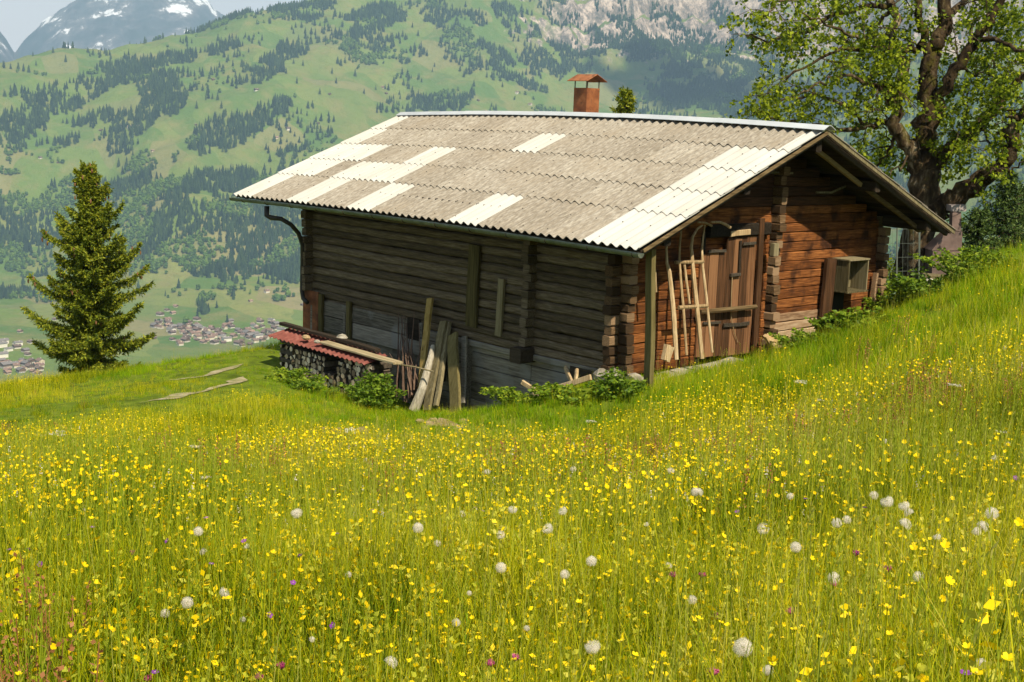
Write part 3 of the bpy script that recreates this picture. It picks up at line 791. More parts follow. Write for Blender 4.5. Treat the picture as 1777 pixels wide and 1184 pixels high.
LB = 10.83; RZ = 1.6545; NRM = np.array([0, -.3822, .9241])
def bow(x): return .5 * (1 - (2 * x / LB + 1) ** 2)
def slope_pt(x, t, off=0.0, back=False):
    z = RZ * t + bow(x) * .2 * (.45 + .55 * t)
    y = 4 * t
    p = np.array([x, y, z]) + NRM * off
    if back: p[1] = 8 - p[1]
    return p
barn = empty('log_barn', (-1, .66, -2.0))
tag(barn, 'old dark log barn with patched grey and white corrugated roof', 'barn')
def bpart(mb, name, mats, parent=None, smooth=False):
    o = mb.build(name, mats, parent or barn, smooth)
    q = parent or barn
    o.matrix_parent_inverse = Matrix.Translation(-Vector(barn.location))
    if parent is not None: o.matrix_parent_inverse = Matrix.Identity(4)
    return o
SEAM = [0, .25, .433, .622, .812, 1.0]
def sheet(x0, x1, t0, t1, back=False, extra=0.0, top_ext=.035):
    nx = max(8, int(round((x1 - x0) / .1775 * 10)))
    xs = np.linspace(x0, x1, nx + 1); ts = np.linspace(t0 - .012, min(1.0, t1 + top_ext), 6)
    V = []
    for side in (0, 1):
        for i, t in enumerate(ts):
            f = (t - t0) / (t1 - t0)
            for x in xs:
                off = .048 + .016 * (1 - f) + .025 * math.cos(2 * math.pi * x / .1775) - side * .009 + extra
                V.append(slope_pt(x, t, off, back))
    n = nx + 1; m = len(ts); F = []
    for i in range(m - 1):
        for j in range(nx):
            a = i*n + j; q = [a, a+1, a+n+1, a+n]
            if back: q = q[::-1]
            F.append(q); F.append([k + n*m for k in q[::-1]])
    for j in range(nx):
        F.append([j, j + n*m, j+1 + n*m, j+1]); a = (m-1)*n + j; F.append([a, a+1, a+1+n*m, a+n*m])
    for i in range(m-1):
        a = i*n; F.append([a, a+n, a+n+n*m, a+n*m]); a += nx; F.append([a, a+n*m, a+n+n*m, a+n])
    return V, F
WHITE = [[(-10.83, -10.12), (-8.9, -8.25), (-6.93, -6.28), (-4.2, -3.45), (-1.14, 0)], [(-10.83, -9.55), (-9.0, -7.02), (-1.12, 0)],
         [(-10.83, -9.03), (-7.64, -6.98), (-1.1, 0)], [(-10.83, -10.25), (-5.48, -4.83), (-1.1, 0)], [(-10.83, -10.33), (-.3, 0)]]
random.seed(21)
roof = MB()
for r_ in range(5):
    x = -LB
    gaps = []
    for a, b in WHITE[r_]:
        if a - x > .05: gaps.append((x, a))
        x = b
    if x < -.05: gaps.append((x, 0))
    for a, b in gaps:
        n = max(1, round((b - a) / .677))
        for i in range(n):
            V, F = sheet(a + (b-a)*i/n, a + (b-a)*(i+1)/n, SEAM[r_], SEAM[r_+1], extra=random.uniform(-.002, .004))
            roof.add(V, F, 0)
    for i in range(16):
        V, F = sheet(-LB + LB*i/16, -LB + LB*(i+1)/16, SEAM[r_], SEAM[r_+1], True)
        roof.add(V, F, 0)
roof_o = bpart(roof, 'roof', M_cem)
for r_ in range(5):
    for a, b in WHITE[r_]:
        mb = MB(); n = max(1, round((b - a) / .9))
        for i in range(n):
            V, F = sheet(a + (b-a)*i/n, a + (b-a)*(i+1)/n, SEAM[r_], SEAM[r_+1], extra=.003 + .002 * i)
            mb.add(V, F, 0)
        bpart(mb, 'white_sheet', M_white, roof_o)
# ridge capping in lengths
random.seed(3)
xs = list(np.linspace(-LB - .04, .05, 6))
for i in range(5):
    mb = MB(); a, b = xs[i], xs[i+1] + (.05 if i < 4 else 0); e = .006 * i
    vs = []
    for x in np.linspace(a, b, 5):
        c = slope_pt(x, 1.0)
        for (dy, dz) in ((-.16, .035), (-.03, .105), (.03, .105), (.16, .035), (.16, .028), (.03, .096), (-.03, .096), (-.16, .028)):
            vs.append((x, 4 + dy, c[2] + dz + e))
    fs = []
    for k in range(4):
        for j in range(8):
            q = (j+1) % 8; fs.append([k*8+j, k*8+q, (k+1)*8+q, (k+1)*8+j])
    fs += [list(range(8))[::-1], [32 + j for j in range(8)]]
    mb.add(vs, fs); bpart(mb, 'ridge_cap', M_cap, roof_o)
# boarding, rafters and purlins under the roof
mb = MB()
for back in (False, True):
    n = 24
    for i in range(n):
        t0, t1 = i / n + .001, (i + 1) / n - .002
        for (xa, xb) in ((-LB + .06, -5.4), (-5.395, -.05)):
            a = slope_pt(xa, (t0+t1)/2, .0, back); b = slope_pt(xb, (t0+t1)/2, .0, back)
            mb.beam(a, b, (t1-t0)*4.33, .022, up=(0, .3822 if back else -.3822, .924), seg=6, jit=.001)
bpart(mb, 'roof_boards', W_dark)
mb = MB()
for (y, dz) in ((.62, -.12), (2.3, -.12), (4.0, -.2), (5.7, -.12), (7.36, -.12)):
    t = (y if y <= 4 else 8 - y) / 4
    mb.beam((-LB + .3, y, RZ*t + dz), (-.12, y, RZ*t + dz), .14, .18, m=0, jit=.003, seg=8, bend=.12)
bpart(mb, 'purlin', W_dark)
for back in (False, True):
    for x in (-.09, -.62, -LB + .15, -LB + .75):
        mb = MB(); mb.beam(slope_pt(x, .02, -.05, back), slope_pt(x, .99, -.05, back), .06, .07, up=(0, 0, 1), seg=5, jit=.003); bpart(mb, 'rafter', W_dark)
W_edge = wood('pale_rafter', (.07, .045, .02), (.17, .12, .06), (.28, .20, .11), 'y')
mb = MB()
mb.beam(slope_pt(-.34, .92, -.16, True), slope_pt(-.34, .60, -.17, True), .06, .07, up=(0, 0, 1), seg=4, jit=.003)
mb.beam(slope_pt(-.34, .57, -.17, True), slope_pt(-.34, .12, -.17, True), .06, .07, up=(0, 0, 1), seg=4, jit=.003)
bpart(mb, 'brace', W_edge)
for back in (False, True):
    for x in (.006, -LB - .006):
        mb = MB(); mb.beam(slope_pt(x, .0, .012, back), slope_pt(x, 1, .012, back), .02, .05, up=(0, 0, 1), seg=6, jit=.001); bpart(mb, 'barge_board', W_edge if not back else W_old)
# bolts along the sheet rows
mb = MB()
for back in (False, True):
    for r_ in range(5):
        for tt in (SEAM[r_] + .02, (SEAM[r_] + SEAM[r_+1]) / 2 + .01):
            for i in range(20):
                x = -.1775 * (1 + 3 * i) + (.0 if r_ % 2 else -.1775)
                if x < -LB + .1: continue
                c = slope_pt(x, tt, .092, back); mb.blob(c, .011, .011, .008, 6, 3, .05)
o = bpart(mb, 'bolts', M_iron, roof_o); o['kind'] = 'stuff'

# log walls
random.seed(8)
LH = .15
def rooft(y): return RZ * (min(y, 8 - y)) / 4
mb = MB()
z = -1.93; k = 0
while z < .22:
    h = LH * random.uniform(.88, 1.12)
    for (xa, xb) in ((-9.3, -2.92), (-2.92, -1.0)):
        mb.beam((xa - .0, .735 + random.uniform(-.008, .012), z + h/2), (xb, .735 + random.uniform(-.008, .012), z + h/2), .15, h * .93, seg=14, jit=.0045, bev=.22, bend=random.uniform(-.01, .01))
    z += h; k += 1
bpart(mb, 'front_wall', W_front)
mb = MB()
zs = [(-2.12, -1.94), (-2.36, -2.125), (-2.63, -2.365), (-2.92, -2.635), (-3.22, -2.925), (-3.6, -3.225)]
for (a, b) in zs:
    for (xa, xb) in ((-9.25, -6.6), (-6.59, -4.4), (-4.39, -2.92), (-2.91, -1.05)):
        mb.beam((xa, .78, (a+b)/2), (xb, .78, (a+b)/2), .12, b - a - .006, seg=6, jit=.002, bev=.05)
mb.beam((-9.3, .72, -1.99), (-1.0, .72, -1.965), .15, .10, seg=10, jit=.003)
for x in (-9.05, -7.95, -4.42):
    mb.beam((x, .66, -3.4), (x + .01, .66, -1.95), .16, .07, up=(1, 0, 0), seg=4, jit=.003, r=.3)
bpart(mb, 'lower_wall', W_low)
# grey boards above woodpile level
mb = MB()
for i, (a, b) in enumerate(((-2.1, -1.82), (-2.4, -2.105))):
    mb.beam((-7.72, .645, (a+b)/2), (-5.62, .645, (a+b)/2), .03, b - a - .01, seg=6, jit=.002)
    mb.beam((-8.95, .645, (a+b)/2), (-7.9, .645, (a+b)/2), .03, b - a - .01, seg=6, jit=.002)
bpart(mb, 'grey_boarding', W_low)
mb = MB()
mb.beam((-7.81, .61, -3.0), (-7.81, .61, -1.72), .11, .07, up=(0, 1, 0), seg=4, jit=.003)
bpart(mb, 'batten', W_post)
mb = MB(); mb.beam((-8.72, .60, -3.0), (-8.72, .60, -1.70), .12, .06, up=(0, 1, 0), seg=4, jit=.003); bpart(mb, 'batten', W_post)
mb = MB(); mb.beam((-9.08, .60, -3.0), (-9.08, .60, -1.68), .52, .03, up=(0, 1, 0), seg=3, jit=.002, bev=.03); tag(bpart(mb, 'end_panel', M_rust), 'rust orange panel at the left corner')
# gable wall
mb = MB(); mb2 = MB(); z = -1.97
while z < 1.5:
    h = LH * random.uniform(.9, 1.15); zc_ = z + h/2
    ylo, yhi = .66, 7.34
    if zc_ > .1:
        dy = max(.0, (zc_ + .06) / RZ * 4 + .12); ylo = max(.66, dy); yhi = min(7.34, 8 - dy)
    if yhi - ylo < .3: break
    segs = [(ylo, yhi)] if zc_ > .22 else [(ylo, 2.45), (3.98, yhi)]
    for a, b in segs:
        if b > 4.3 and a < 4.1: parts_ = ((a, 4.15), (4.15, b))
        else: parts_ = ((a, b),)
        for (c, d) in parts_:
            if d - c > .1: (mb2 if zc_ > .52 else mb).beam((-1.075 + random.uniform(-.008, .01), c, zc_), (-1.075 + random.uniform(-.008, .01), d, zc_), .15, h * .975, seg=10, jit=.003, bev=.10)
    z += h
bpart(mb, 'gable_wall', W_gab); bpart(mb2, 'upper_gable', W_gab_shade)  # upper courses take the darker wood that deepens the eave shadow
mb = MB()
z = -3.5
while z < .2:
    mb.beam((-9.22, .66, z + .085), (-9.22, 7.34, z + .085), .15, .16, seg=6, jit=.004); z += .17
z = .2
while z < 1.4:
    dy = (z + .1) / RZ * 4 + .1; mb.beam((-9.22, dy, z + .085), (-9.22, 8 - dy, z + .085), .15, .16, seg=4, jit=.004); z += .17
z = -3.5
while z < .2:
    mb.beam((-9.3, 7.26, z + .085), (-1.0, 7.26, z + .085), .15, .16, seg=6, jit=.004); z += .17
bpart(mb, 'rear_wall', W_front)
# crossing log ends
def log_ends(name, fn, z0, z1, m, jitl=.03, bl=.16):
    mb = MB(); z = z0; i = 0
    while z < z1:
        h = LH * random.uniform(.85, 1.15)
        a, b = fn(z + h/2, bl + random.uniform(-jitl, jitl))
        mb.beam(a, b, .15 + random.uniform(-.015, .02), h * .9, seg=1, jit=.004, bev=.12)
        z += h; i += 1
    return bpart(mb, name, m)
log_ends('corner_logs', lambda z, l: ((-1.075, .75, z), (-1.075, .66 - l * 1.1, z)), -1.95, .02, W_end)
log_ends('corner_logs', lambda z, l: ((-1.1, .735, z), (-1.0 + l * 1.1, .735, z)), -1.9, .15, W_end)
log_ends('corner_logs', lambda z, l: ((-2.9, .75, z), (-2.9, .66 - l, z)), -1.8, .1, W_front, .05)
log_ends('corner_logs', lambda z, l: ((-9.22, .75, z), (-9.22, .66 - l, z)), -1.7, .1, W_front)
log_ends('corner_logs', lambda z, l: ((-9.2, .735, z), (-9.3 - l, .735, z)), -1.7, .1, W_front)
log_ends('corner_logs', lambda z, l: ((-1.1, 7.26, z), (-1.0 + l, 7.26, z)), -1.7, .0, W_end)
log_ends('corner_logs', lambda z, l: ((-1.075, 7.2, z), (-1.075, 7.34 + l, z)), -1.65, .0, W_end)
log_ends('partition_logs', lambda z, l: ((-1.1, 4.15, z), (-1.0 + l, 4.15, z)), -1.95, 1.38, W_end, .05)
mb = MB(); mb.beam((-2.93, .75, -1.93), (-2.93, .38, -1.93), .26, .24, up=(0, 0, 1)); bpart(mb, 'block', W_dark)
mb = MB(); mb.blob((-1.05, .55, -1.98), .28, .24, .16, 9, 5, .15); mb.blob((-.75, .75, -2.0), .22, .2, .12, 9, 5, .15); mb.blob((-1.0, 7.2, -1.72), .25, .25, .12, 9, 5, .15)
bpart(mb, 'footing_stone', M_stone)
# bleached foot of the gable wall, weathered logs
W_bleach = wood('bleached_log', (.12, .06, .03), (.30, .20, .12), (.46, .36, .25), 'y', 4.5, rndw=.3)
mb = MB()
for i, z in enumerate((-1.78, -1.63, -1.48, -1.33)):
    mb.beam((-.995, 4.32, z - .04), (-.995, 7.1 - .4 * i, z - .04), .05, .135, seg=8, jit=.003, bev=.2)
bpart(mb, 'sill_board', W_bleach)
# corner boards on the right
mb = MB(); mb.beam((-.9, 7.02, -1.75), (-.9, 7.06, -.75), .09, .05, up=(0, 1, 0), seg=4, jit=.004); bpart(mb, 'corner_board', W_bleach)
# posts
mb = MB(); mb.beam((-.25, .56, -2.2), (-.28, .46, -.0), .17, .07, up=(.3, 1, 0), seg=6, jit=.003, bev=.06); bpart(mb, 'post', W_post)
# boards nailed on the front wall
def fb(name, u0, v0, u1, v1, w, m, y=.63, th=.05):
    mb = MB(); a = onp(u0, v0, 1, y); b = onp(u1, v1, 1, y)
    mb.beam(b, a, w, th, up=(0, 1, 0), seg=5, jit=.003, bev=.08); return bpart(mb, name, m)
fb('wall_board', 824, 425, 818, 567, .27, W_post); fb('wall_board', 871, 484, 865, 583, .14, W_old)
fb('wall_board', 776, 560, 766, 660, .16, W_dark)
mb = MB(); a = onp(718, 565, 1, .64); mb.beam(a - [0, 0, .25], a + [0, 0, .12], .35, .03, up=(0, 1, 0)); bpart(mb, 'hatch', W_dark)
mb = MB(); a = onp(1020, 655, 1, .66); mb.beam(a - [0, 0, .12], a + [0, 0, .12], .75, .04, up=(0, 1, 0)); bpart(mb, 'hatch', W_dark)
# door
def c7(a, b): return 1100 + a * .38835, 200 + b * .38861
def gp(a, b, x=-.93): return onp(*c7(a, b), 0, x)
mb = MB()
for (a0, a1, t, bt) in ((300, 336, 612, 1045), (338, 378, 600, 1045), (379, 415, 600, 1042), (417, 448, 540, 1042), (449, 480, 540, 1038), (482, 516, 500, 1034), (517, 549, 480, 1030)):
    p = gp((a0+a1)/2, t + 10); q = gp((a0+a1)/2 - 8, bt)
    w = np.linalg.norm(gp(a1, 800) - gp(a0, 800)) * .97
    mb.beam((-.98 + random.uniform(-.01, .015), (p[1]+q[1])/2, q[2] - .12), (-.98, (p[1]+q[1])/2, p[2]), .035, w, up=(0, 1, 0), seg=4, jit=.002, bev=.1)
door = bpart(mb, 'door', W_door)
def gb(name, a, b, c, d, w, th, m, parent=None, x=-.93, x2=None):
    mb = MB(); mb.beam(gp(a, b, x), gp(c, d, x if x2 is None else x2), w, th, up=(1, 0, 0), seg=3, jit=.002); return bpart(mb, name, m, parent)
gb('hinge', 333, 608, 412, 606, .045, .02, M_iron, door); gb('hinge', 488, 576, 546, 571, .045, .02, M_iron, door)
gb('hinge', 400, 940, 515, 930, .06, .02, M_iron, door); gb('hinge', 310, 930, 385, 926, .04, .02, M_iron, door)
gb('latch', 432, 716, 474, 712, .05, .04, M_iron, door)
gb('batten', 478, 560, 470, 720, .05, .02, W_dark, door, -.94)
mb = MB(); mb.tube([gp(440, 715), gp(436, 800), gp(434, 900), gp(448, 970), gp(464, 1015)], .008); bpart(mb, 'cord', W_pale, door)
mb = MB(); mb.tube([gp(296, 878, -.86), gp(420, 868, -.86), gp(546, 856, -.86)], [.035, .04, .036], 8, rough=.08); bpart(mb, 'crossbar', W_edge, door)
mb = MB(); mb.beam(gp(570, 462, -.93), gp(541, 1030, -.93), .12, .05, up=(1, 0, 0), seg=5, jit=.004); dfm = bpart(mb, 'door_frame', W_door)
gb('door_frame', 430, 530, 515, 520, .09, .06, W_pale)
mb = MB()
for z in (-.33, -.18, -.03, .12, .26): mb.beam((-1.13, 2.4, z), (-1.13, 4.0, z), .1, .147, seg=5, jit=.003, bev=.1)
bpart(mb, 'door_backing', W_gab)
mb = MB()
mb.beam((-1.0, 2.5, .12), (-1.0, 4.0, .12), .16, .2, up=(0, 0, 1)); mb.beam((-1.05, 2.43, -1.95), (-1.05, 2.43, .1), .14, .1, up=(0, 1, 0))
bpart(mb, 'lintel', W_dark)
mb = MB(); a = gp(628, 600, -.78); mb.beam(a - [0, 0, .1], a + [0, 0, .1], .1, .12, up=(0, 1, 0)); bpart(mb, 'block', W_old)
gb('stick', 520, 262, 650, 256, .03, .02, W_old, None, -.9); gb('stick', 655, 262, 710, 258, .03, .02, W_old, None, -.9)
gb('stick', 815, 345, 885, 345, .03, .03, W_old, None, -.7); gb('stick', 885, 345, 945, 318, .03, .03, W_old, None, -.7)
# trough box and its post on the gable
mb = MB(); mb.beam(gp(881, 640, -.9), gp(846, 975, -.9), .07, .27, up=(0, 1, 0), seg=4, jit=.003, bev=.06); bpart(mb, 'support_board', W_door)
mb = MB()
yA, yB = gp(897, 700, -.95)[1], gp(1012, 700, -.95)[1] - .22
zt = gp(900, 645, -.95)[2]; zb = zt - .52; xo = -.66
for (c, s_) in (((-.84, yA, (zt+zb)/2), (.36, .025, .52)), ((-.84, yB, (zt+zb)/2), (.36, .025, .52)), ((-.84, (yA+yB)/2, zt + .014), (.38, yB - yA + .06, .025)), ((-.84, (yA+yB)/2, zb - .014), (.40, yB - yA + .06, .028)), ((-.985, (yA+yB)/2, (zt+zb)/2), (.02, yB - yA - .03, .50))):
    mb.box(c, s_)
bpart(mb, 'window_box', W_old)
mb = MB(); mb.box((-.985, (yA+yB)/2 - .12, zb - .2), (.03, .42, .34)); bpart(mb, 'hatch', mat('opening_dark', [(.3, (.006, .005, .004)), (.7, (.012, .01, .008))], 5, bump=0))  # near-black panel, paints the darkness of the opening below the box
# gutter
mb = MB()
xsg = np.linspace(-LB - .05, .04, 25); na = 9
vs = []
for x in xsg:
    zc_ = -.015 + bow(x) * .09
    for r_ in (.062, .056):
        for j in range(na):
            a = math.pi * (1 + j / (na - 1)); vs.append((x, -.085 + r_ * math.cos(a), zc_ + r_ * math.sin(a)))
fs = []
for i in range(24):
    b0 = i * 2 * na; b1 = b0 + 2 * na
    for j in range(na - 1):
        fs.append([b0+j, b0+j+1, b1+j+1, b1+j]); fs.append([b0+na+j, b1+na+j, b1+na+j+1, b0+na+j+1])
    for j in (0, na-1): fs.append([b0+j, b1+j, b1+na+j, b0+na+j])
for b0 in (0, 24*2*na): fs.append([b0 + j for j in range(na)])
mb.add(vs, fs)
gut = bpart(mb, 'gutter', M_gut, smooth=False)
for x in np.arange(-10.4, 0, .86):
    mb = MB(); z_ = -.015 + bow(x) * .09
    pts = [(x, -.085 + .066 * math.cos(a), z_ + .066 * math.sin(a)) for a in np.linspace(math.pi, 2 * math.pi, 8)] + [(x, .06, z_ + .03)]
    mb.tube(pts, .007, 5); bpart(mb, 'bracket', M_iron, gut)
mb = MB()
def ip(u, v, y): return onp(u, v, 1, y)
pts = [ip(463, 358, -.05), ip(463, 374, -.05), ip(470, 378, 0), ip(488, 380, .1), ip(505, 390, .25), ip(518, 405, .4), ip(525, 425, .5), ip(525, 460, .52), ip(524, 505, .52), ip(526, 518, .5), ip(533, 525, .42)]
mb.tube(pts, [.05, .05, .05] + [.042] * 8, 10); bpart(mb, 'downpipe', mat('brown_pipe', [(.3, (.02, .016, .012)), (.7, (.05, .04, .03))], 8, rough=.5), smooth=True)

# metal chimney that rises behind the ridge
mb = MB()
cx, cy = -6.02, 4.75
mb.beam((cx, cy, 1.2), (cx, cy, 2.33), .36, .34, up=(0, 1, 0), bev=.02)
ch = bpart(mb, 'chimney', M_rust)
for sx in (-1, 1):
    for sy in (-1, 1):
        mb = MB(); mb.beam((cx + sx*.165, cy + sy*.155, 2.3), (cx + sx*.165, cy + sy*.155, 2.48), .018, .018, up=(0, 1, 0)); bpart(mb, 'strut', M_iron, ch)
mb = MB(); w, l = .27, .27; z_ = 2.46
vs = [(cx - l, cy - w, z_), (cx + l, cy - w, z_), (cx + l, cy, z_ + .13), (cx - l, cy, z_ + .13), (cx + l, cy + w, z_), (cx - l, cy + w, z_)]
vs2 = [(a, b, c - .012) for a, b, c in vs]
mb.add(vs + vs2, [[0, 1, 2, 3], [3, 2, 4, 5], [9, 8, 7, 6], [11, 10, 8, 9], [0, 6, 7, 1], [1, 7, 8, 2], [2, 8, 10, 4], [4, 10, 11, 5], [5, 11, 9, 3], [3, 9, 6, 0]])
bpart(mb, 'chimney_cap', M_rust, ch)
# ------------------------------------------------------------------ things around the barn
def lone(mb, name, m, label, cat, group=None, smooth=False):
    o = mb.build(name, m, None, smooth)
    # origin at the base of the thing
    co = np.array([v.co[:] for v in o.data.vertices]); c = co.mean(0); c[2] = co[:, 2].min()
    o.data.transform(Matrix.Translation(-Vector(c))); o.location = c
    return tag(o, label, cat, group)
random.seed(31)
# firewood: each log a thing of its own
W_fire = mat('firewood', [(.25, (.20, .14, .085)), (.5, (.46, .36, .24)), (.78, (.70, .58, .43))], 9, rough=.95, bump=.6, rndw=.7, orand=.35)
W_bark = mat('firewood_bark', [(.3, (.035, .028, .02)), (.7, (.12, .095, .07))], 12, rough=.95, bump=.8)
def fire_mesh(L_, r):
    mb = MB(); n = random.choice([3, 4, 5, 6, 8]); a0 = random.uniform(0, 6)
    sec = []
    for j in range(n):
        a = a0 + 2 * math.pi * j / n + random.uniform(-.15, .15); k = r * random.uniform(.85, 1.1); sec.append((k * math.cos(a), k * math.sin(a)))
    vs = [(x, -L_/2, z) for x, z in sec] + [(x * 1.02, L_/2, z * 1.02) for x, z in sec]
    fs = [list(range(n)), [n + j for j in range(n)][::-1]]
    mb.add(vs, fs, 0)
    mb.add(vs, [[j, n + j, n + (j+1) % n, (j+1) % n] for j in range(n)], 1)
    return mb.mesh('firewood_log', [W_fire, W_bark])
fmesh = [fire_mesh(.42, random.uniform(.045, .062)) for _ in range(14)]
FL = 'cut firewood log stacked under the red sheet beside the barn'
def fire(x, y, z, rz=0.0, ry=None):
    o = link('firewood_log', random.choice(fmesh)); o.location = (x, y, z); o.rotation_euler = (random.uniform(-.05, .05), random.uniform(0, 6.28) if ry is None else ry, rz + random.uniform(-.06, .06))
    k = random.uniform(.9, 1.12); o.scale = (k, 1, k)
    tag(o, FL, 'firewood', 'firewood logs stacked beside the barn')
nfw = 0
def pile_top(x): return -2.50 + (x + 8.6) * .012
for zi in range(8):
    z = -3.12 + .088 * zi
    x = -8.05 + (.045 if zi % 2 else 0)
    while x < -5.65:
        if z + .03 < pile_top(x) and not (-7.05 < x < -6.65 and -2.80 < z < -2.55) and nfw < 230:
            fire(x, -.2 + random.uniform(-.035, .035), z); nfw += 1
        x += .094
for zi in range(8):      # crib of crossed logs at the left end
    z = -3.08 + .085 * zi
    if zi % 2:
        for y in (-.37, -.02): fire(-8.35, y, z, math.pi/2)
    else:
        for x in (-8.52, -8.33, -8.16): fire(x, -.2, z)
mb = MB()
def corr(p0, ux, uy, nx_, wl, amp, m=0):
    n = nx_ * 6; up = np.cross(ux, uy); up /= np.linalg.norm(up); vs = []
    for s_ in (0, 1):
        for j in (0, 1):
            for i in range(n + 1):
                vs.append(np.array(p0) + np.array(ux) * (i / n) + np.array(uy) * j + up * (amp * math.cos(2 * math.pi * i / 6) - s_ * .006 + random.uniform(-.002, .002)))
    N_ = n + 1; fs = []
    for i in range(n): fs += [[i, i+1, N_+i+1, N_+i], [2*N_+i, 3*N_+i, 3*N_+i+1, 2*N_+i+1], [i, 2*N_+i, 2*N_+i+1, i+1], [N_+i, N_+i+1, 3*N_+i+1, 3*N_+i]]
    return vs, fs
vs, fs = corr((-8.82, -.50, -2.43), (3.15, 0, -.02), (0, .48, .11), 22, .14, .016); mb.add(vs, fs)
lone(mb, 'corrugated_sheet', M_tile, 'red corrugated sheet lying over the firewood stack', 'roof sheet')
mb = MB(); mb.beam((-7.3, -.28, -2.325), (-5.05, -.30, -2.335), .2, .035, seg=6, jit=.003); lone(mb, 'plank', wood('pale_plank', (.2, .16, .09), (.38, .31, .19), (.5, .43, .3), 'x'), 'long pale plank lying on the red sheet', 'plank')
mb = MB(); mb.beam((-8.95, -.12, -2.24), (-5.9, -.10, -2.27), .12, .06, seg=6, jit=.003); lone(mb, 'plank', W_dark, 'dark long beam lying at the back of the red sheet', 'plank')
for (x, y, r, lab) in ((-7.05, -.06, .09, 'pale broken brick in the middle of the red sheet'), (-7.32, -.4, .05, 'small white stone near the front edge of the red sheet'), (-7.75, -.36, .07, 'yellowish wood offcut on the left half of the red sheet')):
    mb = MB(); mb.blob((x, y, -2.30 + r * .5 - (.04 if r < .08 else -.03)), r * 1.4, r, r * .7, 7, 4, .2); lone(mb, 'stone' if r != .07 else 'offcut', M_stone if r != .07 else W_pale, lab, 'stone' if r != .07 else 'wood offcut')
mb = MB(); mb.tube([onp(686, 632, 1, -.15), onp(720, 637, 1, -.1), onp(752, 645, 1, .0)], .014, 6); lone(mb, 'pole', W_old, 'thin grey stick pointing right from the firewood', 'pole')
# boards leaning on the wall
def lean(name, u0, v0, u1, v1, w, th, m, lab, cat='board', yt=.56, yb=.12, jit=.004, bend=0):
    mb = MB(); a = onp(u1, v1, 1, yb); b = onp(u0, v0, 1, yt)
    mb.beam(a, b, w, th, up=(0, 1, 0), seg=6, jit=jit, bev=.07, bend=bend); return lone(mb, name, m, lab, cat)
W_yel = wood('yellow_board', (.11, .07, .018), (.24, .16, .045), (.36, .26, .09), 'z')
lean('leaning_board', 746, 518, 728, 700, .14, .05, W_yel, 'tall yellowish board leaning beside the twigs')
lean('leaning_board', 770, 558, 741, 712, .17, .05, W_old, 'wide grey board leaning on the wall above the white log', yb=-.05, yt=.5)
lean('leaning_board', 779, 560, 757, 705, .09, .06, W_old, 'narrow board leaning against the right edge of the grey board', yb=-.02, yt=.56)
lean('leaning_board', 786, 580, 791, 730, .25, .05, W_post, 'broad dark olive board standing nearly upright by the wall', yb=.05, yt=.45)
lean('leaning_board', 806, 584, 803, 700, .12, .04, W_low, 'thin grey board close behind the broad olive board', yb=.35, yt=.6)
mb = MB(); mb.tube([onp(718, 712, 1, -.1), onp(733, 675, 1, 0), onp(748, 620, 1, .2), onp(752, 600, 1, .3)], [.085, .075, .05, .04], 9, rough=.08)
lone(mb, 'split_log', mat('bleached_wood', [(.3, (.24, .21, .16)), (.7, (.5, .46, .38))], 8, (5, 5, 1), bump=.5), 'bleached whitish log leaning with its cut end in the grass', 'log')
mb = MB()
for i in range(26):
    u = 702 + random.uniform(-12, 30); v = random.uniform(540, 640); y0 = random.uniform(.2, .45)
    a = onp(u + random.uniform(-16, 16), random.uniform(672, 700), 1, random.uniform(.0, .3)); b = onp(u, v, 1, .55)
    c = (a + b) / 2 + np.array([random.uniform(-.06, .06), random.uniform(-.08, .02), 0])
    mb.tube([a, c, b], [.014, .011, .006], 5)
    if i % 2: mb.tube([c, c + np.array([random.uniform(-.2, .2), -.05, random.uniform(.1, .35)])], [.007, .004], 4)
lone(mb, 'brushwood', mat('twig_bark', [(.3, (.05, .03, .02)), (.7, (.16, .10, .07))], 9), 'upright bundle of reddish twigs leaning on the wall', 'brushwood')
# broken trestle
mb = MB()
def c6(a, b): return 800 + a * .28715, 400 + b * .28716
def cs(mb, a, b, c, d, w, th, y0=.1, y1=.1): mb.beam(onp(*c6(a, b), 1, y0), onp(*c6(c, d), 1, y1), w, th, up=(0, 1, 0), seg=3, jit=.003)
tr = empty('broken_trestle', onp(*c6(560, 1000), 1, 0)); tag(tr, 'broken pale trestle of crossed slats lying in the nettles', 'trestle')
for (a, b, c, d, w, y0, y1) in ((368, 915, 560, 1030, .07, -.15, .1), (440, 997, 785, 885, .08, -.05, .15), (630, 828, 672, 925, .06, .3, .12), (702, 838, 692, 930, .05, .35, .2)):
    mb = MB(); cs(mb, a, b, c, d, w, .04, y0, y1); o = mb.build('slat', W_pale, tr); o.matrix_parent_inverse = Matrix.Translation(-Vector(tr.location))

# horned hay sled standing against the gable
def hx(b): return -.46 - .42 * max(0, min(1, (1080 - b) / 560))
def hp(a, b): return onp(*c7(a, b), 0, hx(b))
sled = empty('hay_sled', hp(240, 1075)); tag(sled, 'old wooden hay sled with curved runners standing upright by the door', 'sled')
def sp(name, pts, r, n=7):
    mb = MB(); mb.tube([hp(a, b) for a, b in pts], r, n, rough=.05); o = mb.build(name, W_pale, sled); o.matrix_parent_inverse = Matrix.Translation(-Vector(sled.location)); return o
sp('runner', [(152, 540), (145, 600), (148, 660), (158, 700), (168, 790), (178, 890), (190, 1092)], [.014, .018, .022, .034, .038, .04, .034])
sp('runner', [(212, 515), (205, 580), (203, 640), (210, 740), (220, 850), (228, 960), (236, 1072)], [.014, .016, .018, .02, .022, .022, .02])
sp('runner', [(306, 492), (283, 508), (262, 545), (256, 590), (260, 640), (268, 730), (277, 820), (288, 920), (305, 1088)], [.014, .018, .022, .025, .028, .036, .036, .036, .034])
